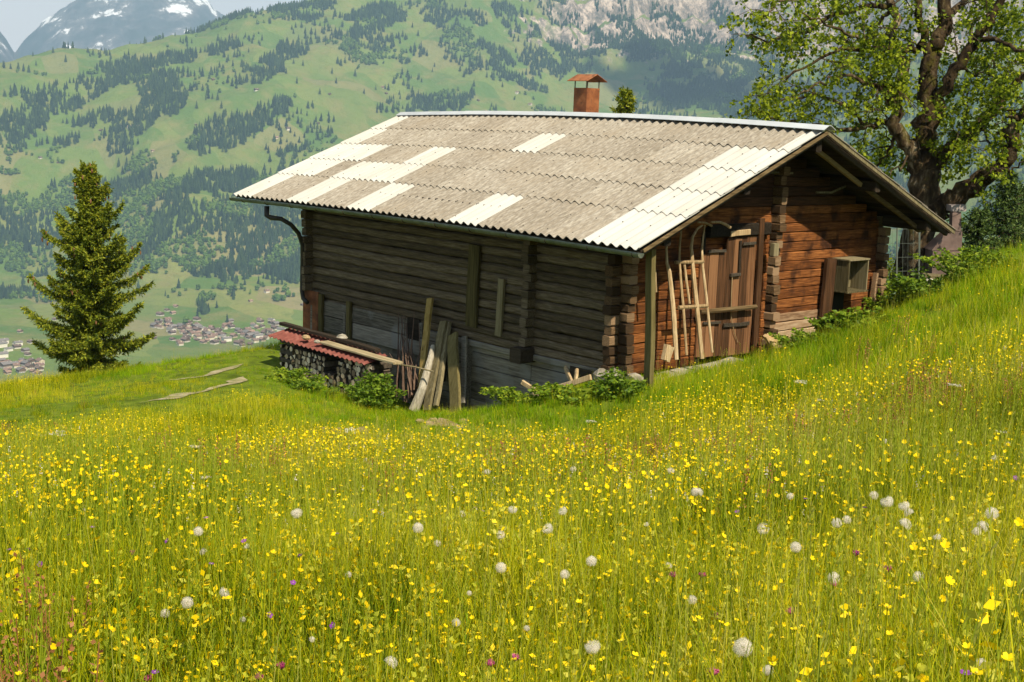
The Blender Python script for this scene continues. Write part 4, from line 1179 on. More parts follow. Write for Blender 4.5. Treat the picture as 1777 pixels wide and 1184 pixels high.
sp('runner', [(318, 490), (310, 540), (304, 600), (308, 680), (320, 780), (335, 920), (351, 1060)], [.01, .014, .018, .02, .022, .022, .018])
sp('rung', [(186, 658), (310, 655)], [.028, .028]); sp('rung', [(200, 860), (328, 852)], [.03, .03])
sp('slat', [(226, 668), (236, 750), (249, 842)], [.02, .02, .018]); sp('horn', [(285, 478), (318, 480), (348, 494)], [.014, .016, .02])
mb = MB(); mb.tube([gp(345, 478, -.7), gp(385, 478, -.7), gp(410, 488, -.7), gp(430, 502, -.7)], [.014, .02, .024, .026], 7); lone(mb, 'sled_horn', W_pale, 'loose curved wooden sled horn hanging above the door', 'sled horn')
mb = MB(); mb.tube([gp(88, 600, -.6), gp(95, 700, -.6), gp(98, 790, -.6)], [.012, .016, .02], 6); lone(mb, 'pole', W_pale, 'short thin pole right beside the corner post', 'pole')
# step slab in front of the door with offcuts
mb = MB(); a = gp(120, 1085, -.55); b = gp(500, 1040, -.55)
mb.beam((-.62, a[1] - .05, -2.03), (-.7, b[1] + .1, -1.98), .5, .16, seg=5, jit=.012, bev=.15); lone(mb, 'doorstep', M_stone, 'grey stone doorstep running below the sled and door', 'doorstep')
for (a0, b0, s_, lab) in ((140, 1055, .09, 'split wood chunk on the doorstep left of the sled'), (160, 1065, .07, 'small pale offcut between post and sled runner')):
    q = gp(a0, b0, -.5); mb = MB(); mb.beam(q - [0, .03, .12], q + [0, .03, .1], s_, s_, up=(0, 1, 0), jit=.01); lone(mb, 'offcut', W_pale, lab, 'wood offcut')
for i in range(9):
    q = gp(random.uniform(600, 670), random.uniform(985, 1010), -.72); mb = MB()
    d = np.array([random.uniform(-.3, .3), random.uniform(-1, 1), random.uniform(-.3, .4)]); d /= np.linalg.norm(d)
    mb.beam(q - d * .12, q + d * .12, .07, .05, up=(.2, .1, 1), jit=.006)
    lone(mb, 'split_firewood', mat('fresh_split', [(.3, (.35, .22, .10)), (.7, (.6, .44, .24))], 8) if i == 0 else bpy.data.materials['fresh_split'], 'orange split firewood piece in the small heap right of the door', 'firewood', 'small heap of split firewood')
# bare earth with pale stones in the meadow
q = gpix(590, 762)
M_earth = mat('bare_earth', [(.3, (.16, .11, .055)), (.7, (.32, .24, .13))], 7, bump=.8, rough=1)
mb = MB()
for i in range(60): mb.blob(q + np.array([random.gauss(0, .24), random.gauss(0, .2), .02]), random.uniform(.04, .14), random.uniform(.04, .14), random.uniform(.03, .09), 9, 5, .22)
lone(mb, 'earth_mound', M_earth, 'low mound of bare ochre earth at the edge of the meadow', 'mound')
mb = MB(); mb.blob(q + np.array([.1, .1, .12]), .11, .08, .035, 9, 5, .25); lone(mb, 'stone', mat('white_stone', [(.3, (.5, .47, .42)), (.7, (.72, .7, .64))], 6, bump=.4), 'flat white stone on top of the earth mound', 'stone')
q = gpix(775, 738); mb = MB()
for i in range(40): mb.blob(q + np.array([random.gauss(0, .2), random.gauss(0, .12), .0]), random.uniform(.03, .1), random.uniform(.03, .1), random.uniform(.02, .05), 9, 5, .2)
lone(mb, 'earth_mound', M_earth, 'small patch of trodden earth below the leaning boards', 'mound')

# ------------------------------------------------------------------ leaves
def leaves(c, n_dir, size, asp=.62, fold=.25, curl=0.0):
    """c (n,3), n_dir (n,3) leaf pointing direction"""
    n = len(c); d = n_dir / (np.linalg.norm(n_dir, axis=1, keepdims=True) + 1e-9)
    r = rng.normal(size=(n, 3)); s = np.cross(d, r); s /= (np.linalg.norm(s, axis=1, keepdims=True) + 1e-9); u = np.cross(s, d)
    z = size[:, None] if hasattr(size, '__len__') else np.full((n, 1), size)
    p0 = c; p1 = c + d * z * .45 + s * z * asp * .5 + u * z * fold * .5; p2 = c + d * z; p3 = c + d * z * .45 - s * z * asp * .5 + u * z * fold * .5
    V = np.stack([p0, p1, p2, p3], 1).reshape(-1, 3); b = (np.arange(n) * 4)[:, None]
    F = np.concatenate([b + [0, 1, 2], b + [0, 2, 3]], 1).reshape(-1, 3)
    return V, F
def leafmat(name, cols, trans=.45, tcol=None, rw=.8, rough=.55):
    return mat(name, cols, 1.2, rough=rough, bump=0, rndw=rw, spec=.25, trans=trans, transcol=tcol, detail=3)
M_maple = leafmat('maple_leaf', [(.2, (.06, .10, .008)), (.5, (.18, .25, .012)), (.8, (.40, .46, .02))], .6)
M_needle = leafmat('spruce_needle', [(.2, (.07, .11, .008)), (.5, (.17, .215, .012)), (.8, (.33, .34, .02))], .35, rough=.6)
M_needle2 = leafmat('dark_spruce_needle', [(.2, (.03, .06, .014)), (.5, (.06, .105, .02)), (.8, (.11, .16, .03))], .2, rough=.6)
M_cone = mat('spruce_cone', [(.3, (.09, .045, .02)), (.7, (.22, .11, .045))], 20, bump=0, rough=.7)
M_bush = leafmat('nettle_leaf', [(.2, (.05, .11, .006)), (.5, (.11, .19, .010)), (.8, (.20, .29, .02))], .4)
M_barkm = mat('maple_bark', [(.25, (.012, .008, .005)), (.5, (.055, .037, .02)), (.6, (.11, .08, .045)), (.74, (.34, .28, .20))], 5, (1.6, 1.6, .6), .95, 1.0, 14, rndw=.15, bdist=.06, spec=.1, stain=(2.2, (.075, .065, .012), .56, .66))
M_barks = mat('spruce_bark', [(.25, (.03, .02, .012)), (.7, (.13, .09, .055))], 8, (2, 2, .6), .95, .8)

def wob(pts, amp, n=4):
    """resample a polyline with wobble"""
    out = [np.array(pts[0], float)]
    for a, b in zip(pts[:-1], pts[1:]):
        a = np.array(a, float); b = np.array(b, float)
        for i in range(1, n + 1):
            p = a + (b - a) * i / n
            if i < n or True: p = p + rng.normal(size=3) * amp
            out.append(p)
    return out

def maple():
    K0 = 26.0
    base = P(1588, 508, K0); base[2] = g1(base[0], base[1]) - .1
    root = empty('maple_tree', base); tag(root, 'big gnarled maple with mossy trunk and fresh leaves behind the barn', 'tree')
    inv = Matrix.Translation(-base_v) if False else Matrix.Translation(-Vector(base))
    def B(pts, k0, k1):
        n = len(pts); return [P(u, v, k0 + (k1 - k0) * i / (n - 1)) for i, (u, v) in enumerate(pts)]
    tr_ = MB()
    trunk = [base] + [P(u, v, K0) for u, v in ((1592, 470), (1596, 420), (1602, 370), (1606, 320), (1604, 280))]
    tr_.tube(wob(trunk, .03, 3), list(np.interp(np.linspace(0, 1, 16), [0, .15, .4, .75, 1], [.44, .31, .28, .29, .29])), 16, rough=.10)
    tr_.tube(wob([P(1560, 505, 27), P(1572, 450, 26.8), P(1580, 400, 26.6), P(1590, 345, 26.3)], .02, 3), [.26, .22, .2, .19, .18, .18, .18, .17, .16, .16], 10, rough=.08)
    o = tr_.build('trunk', M_barkm, root, True); o.matrix_parent_inverse = inv
    limbs = [
        ([(1600, 310), (1585, 265), (1559, 232), (1552, 190), (1537, 160), (1525, 145)], 26, 25.2, .20, .09),
        ([(1552, 190), (1560, 150), (1569, 118), (1552, 68), (1545, 20), (1545, -60), (1530, -160)], 25.8, 26.6, .16, .07),
        ([(1604, 300), (1600, 260), (1609, 203), (1613, 135), (1620, 84), (1640, 34), (1643, -30), (1650, -140), (1640, -260)], 26, 25.8, .28, .10),
        ([(1613, 120), (1604, 80), (1596, 51), (1589, 0), (1575, -80), (1570, -170)], 26, 25.2, .12, .05),
        ([(1609, 250), (1623, 203), (1643, 152), (1663, 111), (1694, 68), (1724, 27), (1760, -30), (1800, -110)], 26, 24.8, .17, .07),
        ([(1606, 300), (1635, 270), (1663, 247), (1704, 220), (1734, 176), (1758, 149), (1790, 120), (1850, 60)], 26, 25, .18, .08),
        ([(1600, 385), (1630, 360), (1663, 342), (1704, 314), (1734, 290), (1758, 250), (1765, 209), (1785, 180), (1830, 120)], 26, 24.3, .27, .12),
        ([(1552, 209), (1525, 216), (1498, 220), (1447, 225), (1400, 221), (1350, 208), (1312, 200)], 25.8, 24.4, .07, .015),
        ([(1596, 84), (1565, 88), (1515, 82), (1464, 84), (1413, 111), (1359, 135)], 26, 24.2, .07, .015),
        ([(1547, 10), (1500, 12), (1440, 28), (1390, 60), (1340, 68), (1295, 62)], 26, 24.6, .06, .012),
        ([(1545, -60), (1480, -35), (1410, -15), (1350, 5), (1320, 30)], 26, 24.2, .06, .012),
        ([(1515, 84), (1480, 62), (1430, 42), (1385, 20)], 25.2, 24, .04, .01),
        ([(1500, 220), (1470, 190), (1425, 162), (1370, 172), (1318, 190)], 25.4, 24.6, .04, .01),
        ([(1535, 160), (1500, 138), (1455, 132), (1415, 148), (1380, 170)], 25.2, 24, .045, .01),
        ([(1545, 20), (1520, 40), (1495, 80), (1480, 120)], 26.4, 27.4, .05, .01),
        ([(1640, 34), (1680, -10), (1700, -60)], 25.8, 27, .09, .03),
        ([(1694, 68), (1735, 70), (1770, 90), (1800, 100)], 25.3, 24, .06, .02),
        ([(1663, 111), (1690, 130), (1720, 120)], 25.5, 26.8, .04, .012),
        ([(1734, 176), (1725, 150), (1722, 110), (1740, 70)], 25.2, 25.8, .04, .012),
        ([(1663, 247), (1675, 210), (1680, 180), (1676, 150)], 25.6, 26.4, .04, .012),
        ([(1704, 220), (1720, 250), (1700, 270)], 25.4, 24.6, .03, .01),
        ([(1734, 290), (1755, 300), (1777, 280)], 24.9, 24.2, .04, .012),
        ([(1559, 232), (1540, 262), (1520, 290), (1530, 320)], 25.9, 26.8, .04, .01),
        ([(1585, 265), (1560, 290), (1545, 300)], 26, 25, .03, .01),
        ([(1765, 209), (1745, 190), (1725, 190)], 24.5, 25, .04, .01),
    ]
    nodes = []
    for pts, k0, k1, r0, r1 in limbs:
        mb = MB(); pl_ = wob(B(pts, k0, k1), .035 if r0 < .1 else .05, 4)
        rr = list(np.linspace(r0, r1, len(pl_)) * (.85 if r0 > .1 else 1.0))
        mb.tube(pl_, rr, 12 if r0 > .1 else 7, rough=.09)
        o = mb.build('limb', M_barkm, root, True); o.matrix_parent_inverse = inv
        for i, p in enumerate(pl_):
            if rr[i] < .105 or r0 < .08: nodes.append((p, pl_[min(i+1, len(pl_)-1)] - pl_[max(i-1, 0)], rr[i], r0 < .08))
    tw = MB(); LC = []; LD = []
    def twig(p, d, L_, r, lvl):
        n = 4; pts = [p]; q = p.copy(); dd = d / (np.linalg.norm(d) + 1e-9)
        for i in range(n):
            dd = dd + rng.normal(size=3) * .22 + np.array([0, 0, -.06 if lvl else .02]); dd /= np.linalg.norm(dd)
            q = q + dd * L_ / n; pts.append(q.copy())
        tw.tube(pts, list(np.linspace(r, r * .4, n + 1)), 4, cap=False)
        if lvl == 0:
            for i in range(1, n + 1):
                for _ in range(2):
                    s_ = rng.normal(size=3); s_ /= np.linalg.norm(s_)
                    twig(pts[i], dd * .8 + s_, L_ * rng.uniform(.35, .7), r * .55, 1)
        else:
            for i in range(2, n + 1):
                if rng.random() < .8:
                    m = rng.integers(4, 9)
                    for _ in range(m):
                        s_ = rng.normal(size=3); LC.append(pts[i] + rng.normal(size=3) * .035); LD.append(dd * .5 + s_ * .8 + np.array([0, 0, -.35]))
    for (p, d, r, thin) in nodes:
        u, v = pix(p)
        if v < -230 or u > 1990: continue
        k = 1 if (thin and v > -40) else 1
        if rng.random() < (.58 if thin else .80): continue
        for _ in range(k):
            s_ = rng.normal(size=3); s_ /= np.linalg.norm(s_)
            twig(p, d / (np.linalg.norm(d)+1e-9) * .5 + s_ + np.array([0, 0, .15]), rng.uniform(.45, 1.0), max(.008, min(.016, r * .5)), 0)
    # epicormic leaf clumps close to the limbs (bright tufts)
    for (u, v, k, rr_, n_) in ((1545, 115, 25, .45, 420), (1530, 90, 25, .3, 200), (1560, 150, 25.2, .3, 200), (1700, 175, 24.8, .45, 380), (1735, 160, 24.6, .35, 250), (1700, 215, 25, .3, 160), (1640, 190, 25.3, .25, 120),
                            (1540, 280, 26.8, .4, 260), (1515, 300, 27, .35, 200), (1535, 250, 26.5, .3, 140), (1660, 290, 25.2, .25, 140), (1675, 265, 25, .25, 130), (1640, 240, 26.6, .4, 200), (1690, 60, 26, .4, 200), (1760, 60, 25, .5, 350), (1770, 20, 25, .5, 300),
                            (1720, 30, 26, .5, 250), (1480, 190, 25, .3, 120), (1380, 195, 24.6, .32, 160), (1340, 190, 24.6, .28, 140), (1430, 200, 24.8, .3, 130), (1330, 40, 24.6, .3, 110), (1450, 100, 24.6, .35, 130), (1420, 70, 24.6, .35, 130), (1400, 20, 24.5, .4, 150),
                            (1360, 90, 24.6, .3, 100), (1700, 330, 25.3, .25, 90), (1660, 385, 25.5, .15, 40), (1765, 230, 24.4, .25, 100), (1590, 30, 25.4, .4, 150), (1480, 20, 25, .4, 160), (1650, 110, 26.8, .4, 150), (1500, 60, 25.4, .3, 110)):
        c = P(u, v, k)
        for _ in range(int(n_ / 7)):
            cc = c + rng.normal(size=3) * rr_ * .55
            for _ in range(9): LC.append(cc + rng.normal(size=3) * .06); LD.append(rng.normal(size=3) + np.array([0, 0, -.3]))
    o = tw.build('twigs', M_barkm, root); o.matrix_parent_inverse = inv
    LC_ = np.array(LC); LD_ = np.array(LD)
    V, F = leaves(LC_, LD_, rng.uniform(.05, .105, len(LC_)), .8, .3)
    me = npmesh('crown', V, [F], [M_maple], rnd=np.repeat(rng.random(len(LC_)), 2))
    o = link('crown', me, root); o.matrix_parent_inverse = inv
    print('maple leaves', len(LC_))
maple()

def spruce(base, H, prof, label, M, seed, nwh=26, dens=1.0, cones=0, name='spruce_tree', up_=.05, irr=(.62, 1.12)):
    """prof(t) -> branch length at relative height t"""
    R_ = np.random.default_rng(seed)
    base = np.array(base, float)
    root = empty(name, base); tag(root, label, 'tree')
    mb = MB()
    tp = [np.array([R_.normal() * .015 * H * (t > 0), R_.normal() * .01, t * H]) for t in np.linspace(0, .98, 8)]
    tp[0] = np.array([0, 0, -.3])
    mb.tube(tp, list(np.linspace(.022 * H, .003 * H, 8)), 8, rough=.08); mb.build('trunk', M_barks, root)
    br = MB(); NC = []; ND = []; CN = []
    for w in range(nwh):
        t = .03 + .95 * (w / nwh) ** .93
        nb = 7 if t < .75 else 5
        for b in range(nb):
            a = 2 * math.pi * (b + R_.uniform(-.3, .3)) / nb + w * 1.3
            l = prof(t, a) * R_.uniform(*irr)
            if l < .05: l = .05
            el = np.interp(t, [0, .3, .8, 1], [-.05, up_, .65, 1.1]) + R_.uniform(-.18, .18)
            n = max(4, int(l / .13)); p = np.array([0, 0, t * H]); pts = [p.copy()]
            for i in range(n):
                f = i / n; e = el - .45 * f * (1 - f) * 2 + .5 * f * f
                a += R_.normal() * .04
                p = p + np.array([math.cos(a) * math.cos(e), math.sin(a) * math.cos(e), math.sin(e)]) * l / n
                pts.append(p.copy())
            br.tube(pts, list(np.linspace(.014, .004, n + 1)), 4, cap=False)
            for i in range(1, n + 1):
                d0 = pts[i] - pts[i-1]; d0 /= np.linalg.norm(d0); sd = np.cross(d0, [0, 0, 1]); sd /= (np.linalg.norm(sd) + 1e-9)
                f = i / n
                for k in range(int(round(5 * dens))):
                    sg = R_.choice([-1, 1]); tl = (.10 + .22 * (1 - f) * min(l, 1.4)) * R_.uniform(.6, 1.2)
                    dr = d0 * R_.uniform(.3, .9) + sd * sg * R_.uniform(.3, 1) + np.array([0, 0, R_.uniform(-.75, .1)]); dr /= np.linalg.norm(dr)
                    q = pts[i-1] + (pts[i] - pts[i-1]) * R_.random()
                    m = max(5, int(tl / .022))
                    for j in range(m):
                        NC.append(q + dr * tl * j / m + R_.normal(size=3) * .008); ND.append(dr * .9 + R_.normal(size=3) * .55)
            if cones and R_.random() < cones * (t ** 1.5) * 3 or (cones and t < .6 and R_.random() < .12):
                for _ in range(3): CN.append(pts[-2] + R_.normal(size=3) * .07 - np.array([0, 0, .06]))
    br.build('branches', M_barks, root)
    NC = np.array(NC); ND = np.array(ND)
    V, F = leaves(NC, ND, rng.uniform(.06, .11, len(NC)), .36, .2)
    link('crown', npmesh('crown', V, [F], [M], rnd=np.repeat(rng.random(len(NC)), 2)), root)
    if CN:
        cb = MB()
        for c in CN: cb.blob(c, .022, .022, .06, 6, 4, .1)
        cb.build('cones', M_cone, root)['kind'] = 'stuff'
    print('spruce', len(NC))
# left spruce, asymmetric outline taken in metres
b = P(160, 640, 31.5); b[2] -= .45
rx = MR[0]
def prof_left(t, a):
    s = math.cos(a) * rx[0] + math.sin(a) * rx[1]
    l = np.interp(t, [0, .1, .2, .3, .38, .45, .55, .62, .7, .8, .9, 1], [1.05, 1.2, 1.35, 1.35, 1.05, .8, 1.2, .95, .62, .42, .34, .12])
    r = np.interp(t, [0, .1, .2, .3, .4, .5, .58, .65, .72, .8, .9, 1], [1.0, 1.1, 1.2, 1.35, 1.15, 1.25, .85, .75, .7, .5, .28, .12])
    return (l if s < 0 else r) * (.78 + .34 * abs(s))
spruce(b, 5.45, prof_left, 'large leafy spruce with brown cones left of the barn', M_needle, 4, 26, 3.2, cones=.16, up_=.42, irr=(.42, 1.26))
def cone_prof(w, e=.8): return lambda t, a: w * (1 - t) ** e + .05
b = P(1085, 200, 31); top = P(1085, 148, 31); b[2] = top[2] - 5.2
spruce(b, 5.2, cone_prof(1.5), 'spruce whose tip shows over the ridge beside the chimney', M_needle, 9, 24, 1.3, cones=0)
b = P(1735, 470, 30); top = P(1735, 318, 30)
spruce(b, top[2] - b[2] + .3, cone_prof(1.05), 'dark young spruce behind the grassy bank right of the oven', M_needle2, 12, 15, .7)
b = P(1690, 470, 29); top = P(1692, 385, 29)
spruce(b, top[2] - b[2] + .3, cone_prof(.75), 'small low spruce directly right of the metal oven', M_needle2, 14, 11, .7)
b = P(1770, 460, 31); top = P(1772, 345, 31)
spruce(b, top[2] - b[2] + .3, cone_prof(.9), 'dark spruce at the right edge of the picture', M_needle2, 15, 13, .7)

# ------------------------------------------------------------------ shrubs and tall weeds
def shrub(c, rx_, ry_, rz_, n, label, M=None, sz=(.04, .09), seed=1, name='shrub', asp=.6):
    c = np.array(c, float)
    R_ = np.random.default_rng(seed); root = empty(name, c); tag(root, label, 'shrub')
    st = MB(); C_ = []; D_ = []
    ns = max(8, n // 40)
    for i in range(ns):
        a = R_.uniform(0, 6.28); q = math.sqrt(R_.random()); bx, by = math.cos(a) * q * rx_ * .8, math.sin(a) * q * ry_ * .8
        h = rz_ * (1 - .55 * q * q) * R_.uniform(.6, 1.15)
        p0 = np.array([bx * .6, by * .6, -.05]); p1 = np.array([bx, by, h * .6]); p2 = np.array([bx * 1.25 + R_.normal() * .05, by * 1.25 + R_.normal() * .05, h])
        st.tube([p0, p1, p2], [.008, .006, .003], 4, cap=False)
        for k in range(n // ns):
            f = R_.uniform(.1, 1) ** .7; p = (p0 * (1-f) ** 2 + 2 * p1 * f * (1-f) + p2 * f * f); a2 = R_.uniform(0, 6.28)
            C_.append(p + np.array([math.cos(a2), math.sin(a2), 0]) * R_.uniform(0, .06)); D_.append([math.cos(a2), math.sin(a2), R_.uniform(-.3, .5)])
    st.build('stems', M_bush, root)
    V, F = leaves(np.array(C_), np.array(D_), R_.uniform(sz[0], sz[1], len(C_)), asp, .25)
    link('foliage', npmesh('foliage', V, [F], [M or M_bush], rnd=np.repeat(R_.random(len(C_)), 2)), root)
def gs(x, y): return (x, y, g1(x, y))
M_bush2 = leafmat('bright_weed_leaf', [(.2, (.08, .15, .006)), (.5, (.16, .25, .012)), (.8, (.28, .35, .02))], .4)
p = onp(650, 700, 1, -.75)
shrub((p[0], -.75, g1(p[0], -.75)), .62, .4, .62, 2600, 'dense dark green nettle bush in front of the firewood', seed=1)
p = onp(1065, 680, 1, -.1); shrub((p[0], -.05, g1(p[0], -.05)), .45, .35, .36, 1300, 'green bush at the near corner beside the post', seed=2)
p = onp(900, 715, 1, -.3); shrub((p[0], -.25, g1(p[0], -.25)), .8, .4, .22, 1200, 'weeds growing below the left end of the trestle', M_bush2, seed=3)
p = onp(985, 690, 1, -.3); shrub((p[0], -.3, g1(p[0], -.3)), .7, .3, .16, 900, 'weeds growing right under the broken trestle', M_bush2, seed=4)
p = onp(470, 690, 1, -1.5); shrub((p[0], -1.0, g1(p[0], -1.0)), .6, .4, .28, 1000, 'tall weeds at the left foot of the firewood stack', M_bush2, seed=5)
p = onp(545, 700, 1, -1.2); shrub((p[0], -1.2, g1(p[0], -1.2)), .5, .35, .22, 700, 'low green weeds in front of the middle of the firewood', M_bush, seed=25)
def pb(u, v, k): q = P(u, v, k); return (q[0], q[1], g1(q[0], q[1]))
shrub(pb(1462, 590, 20.6), .6, .5, .36, 1500, 'dark leafy clump of dock below the trough board', M_bush, (.06, .13), 6)
shrub(pb(1500, 585, 20.6), .6, .5, .36, 1500, 'leafy clump on the bank by the right barn corner', M_bush2, (.05, .11), 7)
shrub(pb(1560, 540, 23), .9, .6, .5, 2000, 'weeds around the foot of the maple trunk', M_bush2, (.05, .10), 8)
shrub(pb(1400, 615, 19.5), .6, .4, .3, 1000, 'low weeds by the heap of split firewood', M_bush2, (.04, .08), 28)
shrub(pb(1700, 500, 22), 1.3, .9, .45, 2600, 'weeds on the crest of the bank at the right', M_bush2, (.05, .1), 10)
shrub(pb(1630, 530, 22), 1.0, .7, .4, 1900, 'weeds on the bank below the metal oven', M_bush, (.05, .1), 11)
shrub(P(1552, 480, 26.3) - np.array([0, 0, .5]), .25, .25, 1.1, 500, 'slender sapling behind the wire fence', M_maple, (.05, .09), 12, 'sapling')

# ------------------------------------------------------------------ metal oven and fence on the right
kk_ = 25.2
ob = P(1643, 478, kk_)
oven = empty('garden_oven', (ob[0], ob[1], g1(ob[0], ob[1]))); tag(oven, 'brown sheet metal oven with sloping hood and flue beside the maple', 'oven')
OI = Matrix.Translation(-Vector(oven.location))
M_brown = mat('brown_sheet', [(.3, (.07, .045, .038)), (.7, (.15, .10, .085))], 5, rough=.5, bump=.1, metal=.3)
sc_ = kk_ / F_
X = MR[0]; U = np.array([0, 0, 1.0]); D = np.array([_f[0], _f[1], 0]); D /= np.linalg.norm(D)
def frus(name, u0, u1, v0, u2, u3, v1, dep0, dep1, m, parent):
    """box between pixel rows v0 (top, u0..u1) and v1 (bottom, u2..u3)"""
    vs = []
    for (a, b, v, dp) in ((u2, u3, v1, dep0), (u0, u1, v0, dep1)):
        for (uu, s_) in ((a, 0), (b, 0), (b, dp), (a, dp)): vs.append(P(uu, v, kk_) + D * s_)
    mb = MB(); mb.add(vs, [[3, 2, 1, 0], [4, 5, 6, 7], [0, 1, 5, 4], [1, 2, 6, 5], [2, 3, 7, 6], [3, 0, 4, 7]])
    o = mb.build(name, m, parent); o.matrix_parent_inverse = OI; return o
frus('oven_body', 1619, 1667, 436, 1616, 1664, 505, .5, .5, M_brown, oven)
frus('hood', 1642, 1670, 402, 1617, 1669, 435, .54, .25, M_brown, oven)
frus('flue', 1653, 1668, 368, 1652, 1668, 401, .18, .18, M_brown, oven)
frus('flue_cap', 1651, 1677, 356, 1651, 1677, 367, .3, .3, mat('grey_brown_cap', [(.3, (.22, .18, .17)), (.7, (.3, .26, .25))], 5, rough=.5), oven)
mb = MB(); mb.beam(P(1600, 477, 24.6), P(1653, 483, 24.6), .4, .07, up=(0, 0, 1), seg=3, jit=.004)
lone(mb, 'bench_board', W_old, 'pale board bench in front of the brown oven', 'bench')
mb = MB()
for (u, v, r) in ((1612, 490, .14), (1630, 492, .17), (1648, 490, .12), (1605, 498, .1)): q = P(u, v, 24.5); mb.blob(q, r * 1.2, r, r * .8, 8, 5, .15)
lone(mb, 'stone_heap', mat('lime_stone', [(.3, (.38, .36, .3)), (.7, (.6, .57, .5))], 7, bump=.6), 'heap of pale stones below the bench by the maple', 'stones')
# wire fence
M_wire = mat('green_wire', [(.3, (.08, .10, .085)), (.7, (.15, .17, .14))], 5, bump=0, rough=.5, metal=.3)
k_ = 24.0; q0 = P(1530, 520, k_)
fe = empty('wire_fence', (q0[0], q0[1], g1(q0[0], q0[1]))); tag(fe, 'thin wire mesh fence between barn corner and maple', 'fence'); FI = Matrix.Translation(-Vector(fe.location))
for u in (1532, 1557, 1596):
    mb = MB(); mb.tube([P(u - 2, 530, k_), P(u, 395, k_)], .014, 6); o = mb.build('fence_post', M_wire, fe); o.matrix_parent_inverse = FI
mb = MB()
for v in (397, 422, 446, 470, 484, 505): mb.tube([P(1528, v, k_), P(1560, v + 1, k_), P(1600, v, k_)], .003, 4)
for u in range(1540, 1600, 9): mb.tube([P(u - 1, 520, k_), P(u, 397, k_)], .0022, 4)
o = mb.build('wire_mesh', M_wire, fe); o.matrix_parent_inverse = FI
# ------------------------------------------------------------------ meadow
def grassmat(name, cols, trans=.45, rw=.55):
    m, N, K = newmat(name)
    o = N.new('ShaderNodeOutputMaterial'); b = N.new('ShaderNodeBsdfPrincipled'); b.inputs['Roughness'].default_value = .5; b.inputs['Specular IOR Level'].default_value = .12
    oi = N.new('ShaderNodeObjectInfo'); at = N.new('ShaderNodeAttribute'); at.attribute_name = 'rnd'
    n = N.new('ShaderNodeTexNoise'); n.inputs['Scale'].default_value = .55; n.inputs['Detail'].default_value = 4
    K(oi.outputs['Location'], n.inputs['Vector'])
    def m2(op, a, c):
        x = N.new('ShaderNodeMath'); x.operation = op
        for s, q in ((x.inputs[0], a), (x.inputs[1], c)):
            if isinstance(q, (int, float)): s.default_value = q
            else: K(q, s)
        return x.outputs[0]
    f = m2('ADD', m2('MULTIPLY', at.outputs['Fac'], rw), m2('MULTIPLY', oi.outputs['Random'], .2))
    f = m2('ADD', f, m2('MULTIPLY', m2('SUBTRACT', n.outputs['Fac'], .5), 1.3))
    f = m2('ADD', f, .30 - rw * .35)
    r = ramp(N, cols); K(f, r.inputs['Fac']); K(r.outputs['Color'], b.inputs['Base Color'])
    t = N.new('ShaderNodeBsdfTranslucent'); K(r.outputs['Color'], t.inputs['Color'])
    ms = N.new('ShaderNodeMixShader'); ms.inputs[0].default_value = trans
    K(b.outputs[0], ms.inputs[1]); K(t.outputs[0], ms.inputs[2]); K(ms.outputs[0], o.inputs['Surface'])
    return m
M_grass = grassmat('meadow_grass', [(.0, (.035, .075, .002)), (.28, (.19, .25, .003)), (.58, (.45, .44, .006)), (.85, (.60, .56, .02)), (1.0, (.64, .56, .08))], .45, .8)
M_lush = grassmat('lush_grass', [(.0, (.06, .16, .002)), (.35, (.16, .30, .004)), (.7, (.30, .42, .006)), (1.0, (.46, .50, .02))])
M_straw = grassmat('straw_stalk', [(.0, (.20, .28, .01)), (.5, (.34, .38, .03)), (1.0, (.46, .40, .12))])
M_yel = grassmat('buttercup_petal', [(.0, (.68, .46, .002)), (.6, (.78, .58, .004)), (1.0, (.84, .70, .02))], .25)
M_pale = grassmat('pale_yellow_bract', [(.0, (.34, .38, .02)), (.6, (.52, .50, .05)), (1.0, (.62, .58, .12))], .35)
M_purp = grassmat('purple_petal', [(.0, (.22, .04, .34)), (1.0, (.42, .14, .50))], .35)
M_pink = grassmat('clover_petal', [(.0, (.30, .03, .12)), (1.0, (.52, .14, .26))], .25)
M_rusty = grassmat('sorrel_seed', [(.0, (.22, .09, .03)), (1.0, (.42, .20, .09))], .25)
M_fluff = grassmat('dandelion_fluff', [(.0, (.82, .76, .66)), (1.0, (.88, .83, .74))], .5)
M_cream = grassmat('umbel_petal', [(.0, (.55, .50, .40)), (1.0, (.74, .70, .60))], .35)
GM = [M_grass, M_lush, M_straw, M_yel, M_pale, M_purp, M_pink, M_rusty, M_fluff, M_cream]

